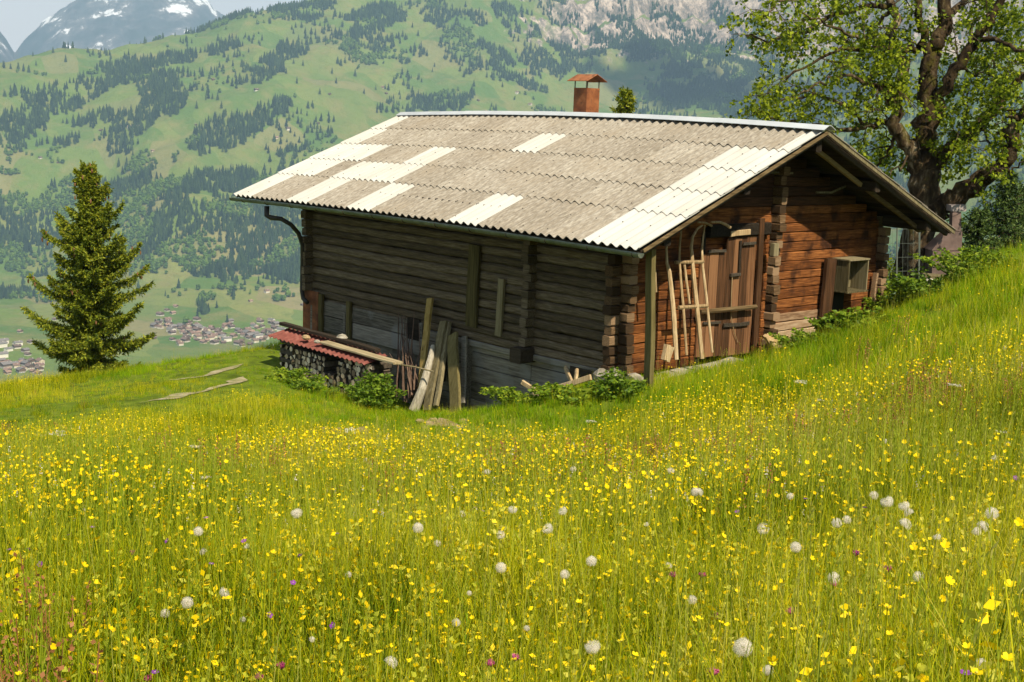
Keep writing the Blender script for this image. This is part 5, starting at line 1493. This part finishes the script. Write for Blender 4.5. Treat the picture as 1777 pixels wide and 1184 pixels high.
class GB:
    """collects blades and petals as arrays"""
    def __init__(s, seed): s.R = np.random.default_rng(seed); s.V = []; s.F3 = []; s.F4 = []; s.n = 0; s.m3 = []; s.m4 = []; s.r3 = []; s.r4 = []
    def blade(s, x, y, h, w, lean_, az, m=0, curve=.5, segs=3, r=None, tipw=.1):
        R = s.R; r = R.random() if r is None else r
        fa = R.uniform(0, math.pi); wx, wy = math.cos(fa) * w/2, math.sin(fa) * w/2
        dx, dy = math.cos(az), math.sin(az); b = s.n
        for i in range(segs + 1):
            t = i / segs; off = lean_ * h * (t ** (1 + curve * 1.6)); z = h * (t - .18 * lean_ * t * t)
            k = (1 - t) * .9 + tipw if t > .3 else 1
            s.V += [(x + dx*off - wx*k, y + dy*off - wy*k, z), (x + dx*off + wx*k, y + dy*off + wy*k, z)]
        for i in range(segs):
            a = b + 2*i; s.F4.append((a, a+1, a+3, a+2)); s.m4.append(m); s.r4.append(r)
        s.n += 2 * (segs + 1)
        return np.array([x + dx*lean_*h, y + dy*lean_*h, h * (1 - .18 * lean_)])
    def tri(s, p, d, l, w, m, r=None):
        R = s.R; r = R.random() if r is None else r
        d = d / (np.linalg.norm(d) + 1e-9); q = np.cross(d, R.normal(size=3)); q /= (np.linalg.norm(q) + 1e-9)
        b = s.n; s.V += [tuple(p), tuple(p + d*l*.5 + q*w/2), tuple(p + d*l), tuple(p + d*l*.5 - q*w/2)]
        s.F4.append((b, b+1, b+2, b+3)); s.m4.append(m); s.r4.append(r); s.n += 4
    def cup(s, p, r0, m=3, tilt=.6, n=5, up=.5):
        R = s.R; b = s.n; ax = np.array([R.normal() * tilt, R.normal() * tilt, 1.0]); ax /= np.linalg.norm(ax)
        x = np.cross(ax, [1, 0, 0.1]); x /= np.linalg.norm(x); y = np.cross(ax, x); a0 = R.uniform(0, 6)
        rr = R.random()
        for i in range(n):
            a = a0 + 2*math.pi*i/n; w = 2*math.pi/n * .48
            def pt(aa, q, h): return tuple(p + (x*math.cos(aa) + y*math.sin(aa)) * r0*q + ax * r0*h)
            s.V += [tuple(p), pt(a - w, .72, up*.55), pt(a - w*.5, 1.0, up), pt(a + w*.5, 1.0, up), pt(a + w, .72, up*.55)]
            bb = s.n; s.F3 += [(bb, bb+1, bb+2), (bb, bb+2, bb+3), (bb, bb+3, bb+4)]; s.m3 += [m]*3; s.r3 += [rr]*3; s.n += 5
    def ball(s, p, rx_, rz_, m, n=6):
        R = s.R; b = s.n; rr = R.random(); s.V.append(tuple(p - [0, 0, rz_]))
        for zz, kk in ((-.5, .85), (.2, 1), (.75, .65)):
            for j in range(n):
                a = 2*math.pi*j/n; k = rx_ * kk * R.uniform(.85, 1.12); s.V.append((p[0] + k*math.cos(a), p[1] + k*math.sin(a), p[2] + zz*rz_))
        s.V.append(tuple(p + [0, 0, rz_]))
        for j in range(n):
            q = (j+1) % n; s.F3 += [(b, b+1+q, b+1+j), (b+1+3*n, b+1+2*n+j, b+1+2*n+q)]; s.m3 += [m]*2; s.r3 += [rr]*2
            for l in (0, 1): s.F4.append((b+1+l*n+j, b+1+l*n+q, b+1+(l+1)*n+q, b+1+(l+1)*n+j)); s.m4.append(m); s.r4.append(rr)
        s.n += 2 + 3*n
    def mesh(s, name):
        F = []; mi = []; rn = []
        if s.F4: F.append(np.array(s.F4)); mi += s.m4; rn += s.r4
        if s.F3: F.append(np.array(s.F3)); mi += s.m3; rn += s.r3
        used = sorted(set(mi)); mp_ = {k: i for i, k in enumerate(used)}
        return npmesh(name, np.array(s.V), F, [GM[k] for k in used], [mp_[k] for k in mi], rn)
def clump(seed, nb, rad_, h0, h1, w, m=0, straw=0, butter=0, pale=0, rusty=0, lean_=.45, fl=.0095, segs=3, pur=0, white=0):
    g_ = GB(seed); R = g_.R
    for i in range(nb):
        a = R.uniform(0, 6.28); q = rad_ * math.sqrt(R.random())
        g_.blade(q*math.cos(a), q*math.sin(a), R.uniform(h0, h1), w * R.uniform(.7, 1.3), R.uniform(.05, lean_), R.uniform(0, 6.28), m, segs=segs)
    if w < .006:
        for i in range(4):
            a = R.uniform(0, 6.28); q = rad_ * math.sqrt(R.random()); g_.blade(q*math.cos(a), q*math.sin(a), R.uniform(h0, h1) * .7, w * R.uniform(2.2, 3.4), R.uniform(.3, .8), R.uniform(0, 6.28), 1, segs=4, tipw=.05)
    def stem(h, w_, mm=0, ln=.15):
        a = R.uniform(0, 6.28); q = rad_ * math.sqrt(R.random())
        return g_.blade(q*math.cos(a), q*math.sin(a), h, w_, R.uniform(.02, ln), R.uniform(0, 6.28), mm, segs=2, tipw=.6)
    for i in range(straw):
        p = stem(R.uniform(h1, h1 * 1.35), w * .5, 2)
        for k in range(6): g_.tri(p - [0, 0, .010 * k], np.array([R.normal() * .3, R.normal() * .3, 1]), .018, w * .7, 2)
    for i in range(butter):
        p = stem(R.uniform(h1 * .85, h1 * 1.25), w * .5, 0); g_.cup(p, fl * R.uniform(.6, 1.1))
    for i in range(pale):
        p = stem(R.uniform(h0 * .9, h1 * .9), w * .8, 0)
        for k in range(12): g_.tri(p - [0, 0, .008 * k], np.array([R.normal(), R.normal(), .6]), .024, .014, 4 if k % 3 else 3)
    for i in range(rusty):
        p = stem(R.uniform(h1 * 1.0, h1 * 1.3), w * .6, 7)
        for k in range(16): g_.tri(p - [R.normal() * .006, R.normal() * .006, .010 * k], np.array([R.normal(), R.normal(), .6]), .014, .010, 7)
    for i in range(pur):
        p = stem(R.uniform(h1 * .8, h1 * 1.1), w * .5, 0); g_.cup(p, fl * .8, 5, .5)
    for i in range(white):
        p = stem(R.uniform(h1 * .9, h1 * 1.1), w * .5, 0)
        for k in range(6): g_.tri(p + R.normal(size=3) * fl * .7, R.normal(size=3), fl, fl, 9)
    return g_
# the variants: name order fixes the index
VAR = []
def addv(g_):
    me = g_.mesh('grass_tuft'); o = bpy.data.objects.new('grass_tuft_%02d' % len(VAR), me); VAR.append(o); return len(VAR) - 1
near_v = [addv(clump(100 + i, 26, .11, .16, .42, .0042, straw=1, pale=(i % 2 == 0) * 2, lean_=.55)) for i in range(6)]
near_f = [addv(clump(120 + i, 20, .12, .2, .44, .0042, straw=1, butter=1, pale=i % 3, lean_=.5)) for i in range(5)]
mid_v = [addv(clump(140 + i, 30, .16, .14, .38, .0075, straw=2, lean_=.5, segs=2)) for i in range(5)]
mid_f = [addv(clump(150 + i, 22, .17, .14, .36, .0075, straw=2, butter=4 + i, lean_=.5, segs=2, fl=.0095, white=(i == 1))) for i in range(5)]
far_v = [addv(clump(160 + i, 34, .22, .10, .30, .012, straw=1, lean_=.5, segs=2)) for i in range(4)]
far_f = [addv(clump(170 + i, 24, .24, .10, .30, .011, straw=1, butter=5 + i * 2, lean_=.5, segs=2, fl=.0105)) for i in range(4)]
lush = [addv(clump(180 + i, 40, .20, .10, .30, .010, m=1, lean_=.6, segs=2)) for i in range(5)]
lush_f = [addv(clump(190 + i, 36, .20, .10, .28, .010, m=1, butter=2, lean_=.6, segs=2, fl=.012)) for i in range(3)]
short = [addv(clump(200 + i, 30, .16, .025, .09, .008, m=1 if i % 2 else 0, lean_=.7, segs=2)) for i in range(4)]
pale_v = [addv(clump(210 + i, 14, .10, .14, .30, .005, pale=5, straw=1, lean_=.5)) for i in range(3)]
rust_v = [addv(clump(215 + i, 14, .12, .2, .42, .006, rusty=5, straw=2, lean_=.4)) for i in range(2)]
weed_v = [addv(clump(220 + i, 16, .13, .07, .2, .034, m=1, lean_=.8, segs=3)) for i in range(3)]
tc_ = bpy.data.collections.new('grass_tufts')
for o in VAR: tc_.objects.link(o)

TR1 = [gpix(u, v) for u, v in ((430, 632), (350, 655), (290, 662), (200, 680), (100, 702), (0, 728))]
TR2 = [gpix(u, v) for u, v in ((430, 655), (400, 668), (330, 684), (240, 700), (120, 725), (0, 752))]
TR1 = [np.array(p) for p in TR1 if p is not None]; TR2 = [np.array(p) for p in TR2 if p is not None]
def dseg(x, y, line):
    d = np.full(x.shape, 1e9)
    for a, b in zip(line[:-1], line[1:]):
        ab = b[:2] - a[:2]; t = np.clip(((x - a[0]) * ab[0] + (y - a[1]) * ab[1]) / (ab @ ab), 0, 1)
        d = np.minimum(d, np.hypot(x - a[0] - ab[0]*t, y - a[1] - ab[1]*t))
    return d
# bare wheel ruts as thin sheets of soil on the ground
M_rut = mat('rut_soil', [(.3, (.12, .15, .03)), (.5, (.26, .22, .11)), (.7, (.40, .34, .22))], 5, bump=.9, bscale=30, rough=1, rndw=0)
for line, w_ in ((TR1[:3], .30), (TR2[:4], .32)):
    pts = [];
    for a, b in zip(line[:-1], line[1:]):
        for i in range(8): pts.append(a + (b - a) * i / 8)
    pts.append(line[-1]); vs = []; n_ = 5
    for i, p in enumerate(pts):
        d = pts[min(i+1, len(pts)-1)] - pts[max(i-1, 0)]; s_ = np.array([-d[1], d[0]]); s_ /= np.linalg.norm(s_)
        w2 = w_ * max(.04, (.8 + .9 * float(fbm(i * .22, w_ * 9, 2, 3)))) * min(1, i / 3, (len(pts) - 1 - i) / 5 + .05); p = p + np.array([s_[0], s_[1], 0]) * float(fbm(i * .3, 4, 2, 6)) * .14
        for j in range(n_):
            q = p[:2] + s_ * w2 * (j / (n_ - 1) - .5) * 1.0
            h = Gbvh.ray_cast(Vector((q[0], q[1], 50)), Vector((0, 0, -1)))
            vs.append((q[0], q[1], h[0].z + .012))
    me = npmesh('wheel_track', np.array(vs), [gridfaces(len(pts), n_)], [M_rut])
    tag(link('path', me), 'bare earth wheel track crossing the grass', None, None, 'structure')

def scatter():
    X = []; Y = []; I = []; SC = []
    az0 = math.atan2(_f[0], _f[1])
    def ring(r0, r1, dens, half):
        n = int(.5 * 2 * half * (r1*r1 - r0*r0) * dens)
        r = np.sqrt(rng.uniform(r0*r0, r1*r1, n)); a = az0 + rng.uniform(-half, half, n)
        return CAM[0] + r*np.sin(a), CAM[1] + r*np.cos(a), r
    sets = [ring(.9, 6, 190, rad(42)), ring(6, 12, 120, rad(34)), ring(12, 20, 66, rad(30)), ring(20, 31, 44, rad(28)), ring(.9, 14, 14, rad(180)), ring(1.5, 12, 40, rad(60))]
    for (x, y, r) in sets:
        n = len(x)
        keep = ~((x > -9.35) & (x < -1.05) & (y > .72) & (y < 7.3))
        keep &= ~((x > -8.6) & (x < -5.65) & (y > -.42) & (y < .7))
        keep &= ~((x > -.95) & (x < -.3) & (y > 1.3) & (y < 4.2))
        keep &= np.hypot(x - q_m[0], y - q_m[1]) > .22
        dt = np.minimum(dseg(x, y, TR1), dseg(x, y, TR2))
        ztop = np.zeros(n)
        p = pix(np.stack([x, y, G(x, y)], 1)); u, v = p[:, 0], p[:, 1]
        vis = (u > -400) & (u < 2200)
        keep &= vis | (r < 14)
        fade = (dt < .11 + .12 * fbm(x * 2.2, y * 2.2, 2, 97)) & (rng.random(n) < np.where((u > 262) & (u < 422), .82, .2))
        keep &= ~fade
        # region weights: flowers in the open meadow, lush green beside the barn and on the bank
        bx = np.clip(np.maximum(-9.3 - x, x + 1), 0, None); by = np.clip(np.maximum(.66 - y, y - 7.3), 0, None)
        db = np.hypot(bx, by)
        lushw = np.clip((4.5 + fbm(x*.6, y*.6, 2, 80) * 2.2 - db) / 1.3, 0, 1)
        bank = np.clip((y - (-.6) + fbm(x * .5, y * .5, 2, 81) * 1.6) / 2.0, 0, 1) * (x > -1.5)
        terr = np.clip((dt < 1.6) * 1.0, 0, 1) * .35
        lw = np.maximum(np.maximum(lushw, bank * .92), terr * (x < -3))
        isl = rng.random(n) < lw
        fn = fbm(x * .45, y * .45, 3, 82)
        fp = np.clip(.40 + fn * 2.0, .04, .9)
        fp = np.where(r < 6, fp * .3, np.where(r < 9, fp * .75, np.clip(fp * 1.35, 0, 1)))
        isf = rng.random(n) < fp
        def pick(l): return np.array(l)[rng.integers(0, len(l), n)]
        idx = np.where(r < 6, np.where(isf, pick(near_f), pick(near_v)), np.where(r < 13, np.where(isf, pick(mid_f), pick(mid_v)), np.where(isf, pick(far_f), pick(far_v))))
        pv_ = (r < 6.5) & (rng.random(n) < .30 + .10 * fbm(x * .8, y * .8, 2, 83)); idx = np.where(pv_, pick(pale_v), idx)
        ru = (fbm(x * .5 + 9, y * .5, 2, 84) > .42) & (rng.random(n) < .05); idx = np.where(ru, pick(rust_v), idx)
        idx = np.where(isl, np.where(rng.random(n) < np.where((x < -4) & (y < -1), .5, .25) * (fn > -.15), pick(lush_f), pick(lush)), idx)
        q5 = rng.random(n); idx = np.where(isl & (q5 < .14), pick(weed_v), idx); idx = np.where(isl & (q5 > .72), pick(mid_v), idx)
        sh = (dt < .42) & (rng.random(n) < .8); idx = np.where(sh, pick(short), idx)
        sc = rng.uniform(.65, 1.3, n) * (1 + .35 * fbm(x * .9, y * .9, 3, 95))
        sc = np.where(isl, sc * .82, sc); sc = np.where((y < .7) & (db < 1.2), sc * .7, sc); far_ = np.clip((r - 9) / 9, 0, 1) * np.clip((2 - x) / 4, 0, 1); sc = sc * (1 - .45 * far_); sc = np.where((dt < 1.3) & (r > 12), sc * .6, sc)
        sc *= np.where(r < 1.8, .6, 1)
        X.append(x[keep]); Y.append(y[keep]); I.append(idx[keep]); SC.append(sc[keep])
    x = np.concatenate(X); y = np.concatenate(Y); i = np.concatenate(I).astype(np.int32); sc = np.concatenate(SC)
    z = G(x, y) - .01
    n = len(x); print('tufts', n)
    me = bpy.data.meshes.new('meadow_points'); me.vertices.add(n); me.vertices.foreach_set('co', np.stack([x, y, z], 1).astype(np.float32).ravel())
    a = me.attributes.new('vid', 'INT', 'POINT'); a.data.foreach_set('value', i)
    a = me.attributes.new('scl', 'FLOAT', 'POINT'); a.data.foreach_set('value', sc.astype(np.float32))
    rot = np.stack([rng.normal(0, .06, n), rng.normal(0, .06, n), rng.uniform(0, 6.28, n)], 1).astype(np.float32)
    a = me.attributes.new('rot', 'FLOAT_VECTOR', 'POINT'); a.data.foreach_set('vector', rot.ravel())
    o = link('meadow_grass', me); tag(o, 'flowering meadow grass with countless tiny yellow buttercups', None, None, 'stuff')
    ng = bpy.data.node_groups.new('meadow', 'GeometryNodeTree')
    ng.interface.new_socket('Geometry', in_out='INPUT', socket_type='NodeSocketGeometry'); ng.interface.new_socket('Geometry', in_out='OUTPUT', socket_type='NodeSocketGeometry')
    N = ng.nodes; K = ng.links.new
    gi = N.new('NodeGroupInput'); go = N.new('NodeGroupOutput'); ip_ = N.new('GeometryNodeInstanceOnPoints')
    ci = N.new('GeometryNodeCollectionInfo'); ci.inputs['Collection'].default_value = tc_; ci.inputs['Separate Children'].default_value = True; ci.inputs['Reset Children'].default_value = True
    def na_(t, nm):
        q = N.new('GeometryNodeInputNamedAttribute'); q.data_type = t; q.inputs['Name'].default_value = nm; return q.outputs['Attribute']
    K(gi.outputs[0], ip_.inputs['Points']); K(ci.outputs[0], ip_.inputs['Instance']); ip_.inputs['Pick Instance'].default_value = True
    K(na_('INT', 'vid'), ip_.inputs['Instance Index']); K(na_('FLOAT_VECTOR', 'rot'), ip_.inputs['Rotation']); K(na_('FLOAT', 'scl'), ip_.inputs['Scale'])
    K(ip_.outputs[0], go.inputs[0])
    md = o.modifiers.new('meadow', 'NODES'); md.node_group = ng
q_m = gpix(590, 762)
scatter()

# ------------------------------------------------------------------ single flowers standing out of the grass
def origin_stem(h, w=.0035, lean_=.12, seed=0):
    g_ = GB(seed); t = g_.blade(0, 0, h, w, lean_, g_.R.uniform(0, 6), 0, segs=4, tipw=.8); g_.blade(0, 0, h, w, lean_, 0, 0, segs=1) if False else None
    return g_, t
def flower_proto(kind, seed):
    R = np.random.default_rng(seed)
    st = MB(); h = {'dandelion': .46, 'buttercup': .48, 'violet': .40, 'clover': .34, 'umbel': .62}[kind] * R.uniform(.9, 1.1)
    lx, ly = R.normal() * .04, R.normal() * .04
    top = np.array([lx, ly, h]); st.tube([(0, 0, -.02), (lx * .3, ly * .3, h * .5), tuple(top)], [.0022, .002, .0016], 5)
    g_ = GB(seed + 500)
    if kind == 'dandelion':
        n = 240; g_.ball(top, .0055, .005, 2)
        part = R.uniform(-1, 1, 3); part /= np.linalg.norm(part); bald = seed % 3 == 1
        for i in range(n):
            ph = i * 2.39996; zz = 1 - 2 * (i + .5) / n * .93; q = math.sqrt(max(0, 1 - zz*zz)); d = np.array([q*math.cos(ph), q*math.sin(ph), zz])
            if bald and d @ part > .35: continue
            rr = .0205 * R.uniform(.82, 1.08); p = top + d * rr
            s1 = np.cross(d, [0.3, .2, 1]); s1 /= np.linalg.norm(s1); s2 = np.cross(d, s1)
            b = g_.n; g_.V += [tuple(top + d*.005 - s1*.0004), tuple(top + d*.005 + s1*.0004), tuple(p + s1*.0002), tuple(p - s1*.0002)]; g_.F4.append((b, b+1, b+2, b+3)); g_.m4.append(8); g_.r4.append(.5); g_.n += 4
            a0 = R.uniform(0, 3)
            for k in range(7):     # star of hairs
                a = a0 + k * math.pi / 7 * 2; e = s1*math.cos(a) + s2*math.sin(a); f = s1*math.cos(a+1.57) + s2*math.sin(a+1.57)
                b = g_.n; g_.V += [tuple(p - f*.00026), tuple(p + f*.00026), tuple(p + e*.0056 + d*.0026)]; g_.F3.append((b, b+1, b+2)); g_.m3.append(8); g_.r3.append(R.random()); g_.n += 3
        nm = 'seed_head'
    elif kind == 'buttercup':
        g_.cup(top, .0125 * R.uniform(.9, 1.1), 3, .4); g_.ball(top + [0, 0, .003], .0035, .003, 4); nm = 'flower_head'
    elif kind == 'violet':
        g_.cup(top, .0125, 5, .6, up=.25); g_.ball(top + [0, 0, .002], .002, .002, 8); nm = 'flower_head'
    elif kind == 'clover':
        g_.ball(top, .010, .010, 6)
        for i in range(40): d = R.normal(size=3); d[2] = abs(d[2]); d /= np.linalg.norm(d); g_.tri(top + d * .007, d, .009, .004, 6)
        nm = 'flower_head'
    else:
        for i in range(12):
            a = i * 2.4; q = .045 * math.sqrt((i + .5) / 12); c = top + [q*math.cos(a), q*math.sin(a), .035 + R.normal() * .003]
            st.tube([tuple(top), tuple(c)], [.0012, .0008], 4)
            for k in range(12): g_.tri(c + R.normal(size=3) * [.007, .007, .002], R.normal(size=3) * [1, 1, .3], .006, .006, 9)
        nm = 'umbel'
    return st.mesh('stem', M_grass), g_.mesh(nm), nm, top
PRO = {k: [flower_proto(k, 10 * i + 7 + j) for j in range(n)] for i, (k, n) in enumerate((('dandelion', 8), ('buttercup', 6), ('violet', 4), ('clover', 4), ('umbel', 2)))}
def plant(kind, x, y, z_top, label, cat, group, sc=1.0, parts=True, j=None):
    pr = PRO[kind]; j = random.randrange(len(pr)) if j is None else j % len(pr)
    sm, hmesh, nm, top = pr[j]
    gz = g1(x, y); h = max(.12, z_top - gz); 
    o = empty(kind if kind != 'umbel' else 'umbel_flower', (x, y, gz), random.uniform(0, 6.28)); tag(o, label, cat, group)
    s_ = link('stem', sm, o); s_.scale = (1, 1, h / top[2])
    f_ = link(nm, hmesh, o); f_.scale = (sc, sc, sc); f_.location = (top[0] * (1 - sc), top[1] * (1 - sc), h - top[2] * sc)
    return o
random.seed(77)
def at_height(u, v, hgt):
    """where the view line through (u, v) is hgt above the ground"""
    r = ray(u, v); k = 1.6
    while k < 30:
        p = CAM + r * k
        if p[2] - g1(p[0], p[1]) <= hgt: return p, k
        k += .04 + k * .01
    return None, None
DND = [(1753, 905, 30, 'round white seed head at the right edge, the rightmost one'), (1706, 908, 26, 'seed head just left of the rightmost white one'), (1673, 910, 20, 'small thin seed head third from the right edge'),
       (1580, 905, 28, 'seed head with brown centre, lowest of the tight group'), (1545, 868, 30, 'big seed head at the top left of the tight group'), (1575, 876, 26, 'seed head at the top right of the tight group'), (1518, 852, 20, 'narrow seed head left above the tight group'), (1558, 890, 22, 'seed head in the middle of the tight group'),
       (1397, 920, 27, 'white seed head with a yellow flower in front'), (1452, 905, 20, 'small seed head right of the one behind a yellow flower'), (1486, 908, 23, 'seed head halfway to the tight group'),
       (1213, 850, 20, 'left one of a pair of small white seed heads'), (1233, 851, 20, 'right one of a pair of small white seed heads'), (1369, 866, 17, 'small lone seed head behind the white pair'),
       (1358, 958, 26, 'pale hazy seed head left of a yellow flower'), (1478, 996, 28, 'wide faint seed head low in the grass'), (1600, 1010, 25, 'half blown seed head above the rattle flowers'), (1233, 1035, 22, 'small grey seed head on a long bare stalk'),
       (1342, 1148, 46, 'largest seed head near the bottom edge'), (1316, 1138, 24, 'half seed head left behind the largest one'), (1648, 1128, 25, 'faint seed head with yellow flower near the bottom right'), (1632, 930, 18, 'scrappy thin seed head left of the rightmost three'),
       (940, 1135, 37, 'see through seed head with yellow centre at the bottom middle'), (686, 1140, 30, 'white seed head near the bottom, left of the middle'), (757, 1073, 20, 'small grey seed head above the bottom white one'),
       (1007, 1004, 22, 'narrow seed head in the middle of the meadow'), (985, 937, 26, 'seed head with a second thin head beside it'), (973, 884, 22, 'bright compact seed head in the middle'), (897, 884, 21, 'seed head left of the bright compact one'), (920, 937, 21, 'grey seed head left of the double one'),
       (903, 980, 25, 'seed head with a visible pale core'), (775, 952, 17, 'small dull seed head left of the middle'), (752, 908, 24, 'ragged seed head beside a dry stalk'), (829, 893, 16, 'small half hidden seed head'), (1063, 980, 25, 'broad faint seed head right of the middle'), (1112, 967, 16, 'tiny white tuft right of the broad one'),
       (851, 818, 15, 'small distant seed head below the earth mound'), (1011, 818, 14, 'round distant seed head'), (1170, 817, 17, 'distant oval seed head'), (1544, 765, 12, 'very small distant seed head right'), (1757, 767, 12, 'very small distant seed head at the right edge'), (1754, 806, 14, 'small pale seed head at the right edge'),
       (840, 1040, 12, 'small oval half closed seed head'), (888, 1080, 14, 'oblique little seed head'), (515, 898, 24, 'bright seed head left of the middle'), (530, 884, 13, 'small tuft touching the bright left one'), (366, 915, 22, 'pale seed head behind yellow flowers at left'), (340, 963, 18, 'grey seed head at left'), (428, 966, 15, 'small grey seed head right of the left grey one'),
       (381, 1005, 24, 'round grey seed head with visible core at left'), (366, 1040, 27, 'wide seed head with yellow flowers beside it at left'), (251, 1060, 21, 'double grey seed head on a pale stalk'), (309, 1172, 22, 'cut off seed head at the bottom edge'), (418, 1090, 14, 'small bent seed head at left'), (566, 1110, 14, 'small pale seed head beside a purple flower'), (634, 992, 15, 'dim seed head in the left middle'), (667, 890, 14, 'small pinkish seed head'), (1118, 908, 12, 'tiny seed head in the right middle')]
for (u, v, dpx, lab) in DND:
    hgt = .45
    p, k = at_height(u, v, hgt)
    if p is None: continue
    D_ = dpx / F_ * k
    # slide along the view line so that the head is about 4.6 cm wide
    k2 = np.clip(.048 * F_ / dpx, k * .8, k * 1.08); p = P(u, v, k2); D_ = dpx / F_ * k2
    if p[2] - g1(p[0], p[1]) < .22: p, D_ = P(u, v, k), dpx / F_ * k
    plant('dandelion', p[0], p[1], p[2], lab[:90], 'dandelion', 'dandelion clocks in the meadow', D_ / .058)
UMB = [(85, 766, 34, 'tall flat white umbel flower at the left'), (352, 785, 22, 'small flat white umbel in the left meadow'), (365, 828, 20, 'thin beige umbel in the left meadow'), (1021, 739, 18, 'white umbel in front of the trestle'), (1398, 672+0, 24, 'white umbel far right on the bank') , (1415, 700, 14, 'tiny white umbel below the right bank'), (1652, 674, 24, 'double white umbel far right in the meadow'), (1730, 752, 20, 'pale umbel near the right edge')]
for (u, v, dpx, lab) in UMB:
    p, k = at_height(u, v, .5)
    if p is not None: plant('umbel', p[0], p[1], p[2], lab, 'umbel flower', None, dpx / F_ * k / .10)
VIO = [(111, 923), (45, 954), (20, 955), (72, 980), (378, 972), (350, 905), (174, 910), (517, 965), (471, 1067), (579, 1087), (267, 1165), (500, 1020), (1300, 880), (1509, 877), (1423, 846), (1401, 867), (1488, 1000-40), (1127, 855), (1128, 828), (914, 848), (893, 848), (645, 887), (852, 889), (1262, 889), (1673, 1165), (1765, 830), (290, 940), (583, 928), (402, 942), (823, 886)]
for (u, v) in VIO:
    p, k = at_height(u, v, .38)
    if p is not None: plant('violet', p[0], p[1], p[2], 'small purple wild flower among the grass blades', 'wild flower', 'small purple flowers', .95)
CLO = [(268, 1165), (470, 1165), (488, 1160), (893, 1145), (1242, 1004), (1368, 1072), (1247, 1168), (1436, 1004), (1490, 960), (1545, 990), (868, 1142), (232, 958), (1170, 1000), (1237, 1070)]
for (u, v) in CLO:
    p, k = at_height(u, v, .33)
    if p is not None: plant('clover', p[0], p[1], p[2], 'pinkish red clover head low in the grass', 'clover', 'red clover heads', 1.0)
nb_ = 0; tries = 0
BUT = [(494, 842), (507, 843), (525, 843), (505, 861), (540, 858), (296, 967), (230, 879), (258, 870), (89, 1107), (660, 931), (681, 933), (685, 987), (692, 997), (707, 984), (928, 1055), (915, 958), (800, 1112), (796, 1118), (889, 1108), (970, 1178), (950, 1160), (1700, 1147), (1710, 1146), (1393, 1109), (1358, 1067),
       (1404, 967), (1487, 985), (1539, 984), (1537, 930), (1454, 1048), (1405, 942), (501, 1144), (378, 1043), (384, 1035), (252, 1035), (249, 1042), (1102, 999), (1032, 849), (1680, 843), (1735, 922), (1765, 932), (1590, 893), (1739, 815), (1724, 800), (1650, 1068), (1400, 858), (1498, 1037), (1548, 1037), (970, 975)]
while nb_ < 260 and tries < 3000:
    tries += 1
    if tries <= len(BUT): u, v = BUT[tries - 1]
    else: u = random.uniform(-20, 1800); v = 800 + 384 * random.random() ** 1.25
    p, k = at_height(u, v, random.uniform(.36, .50))
    if p is None: continue
    plant('buttercup', p[0], p[1], p[2], 'single bright yellow buttercup standing above the grass', 'buttercup', 'yellow buttercups in the foreground', random.uniform(.5, .85)); nb_ += 1
# ------------------------------------------------------------------ haze
hz = MB()
x0, x1, y0, y1, z0, z1 = -10900, 10900, -10900, 10900, -640, 3300
hz.add([(x0, y0, z0), (x1, y0, z0), (x1, y1, z0), (x0, y1, z0), (x0, y0, z1), (x1, y0, z1), (x1, y1, z1), (x0, y1, z1)],
       [[3, 2, 1, 0], [4, 5, 6, 7], [0, 1, 5, 4], [1, 2, 6, 5], [2, 3, 7, 6], [3, 0, 4, 7]])
hm_, N, K = newmat('haze_air')
o = N.new('ShaderNodeOutputMaterial'); pv = N.new('ShaderNodeVolumePrincipled')
pv.inputs['Color'].default_value = (.44, .70, 1.0, 1); pv.inputs['Density'].default_value = 0.000115; pv.inputs['Anisotropy'].default_value = 0.0
K(pv.outputs[0], o.inputs['Volume'])
tag(hz.build('haze', hm_), 'thin blue haze in the valley air', None, None, 'stuff')
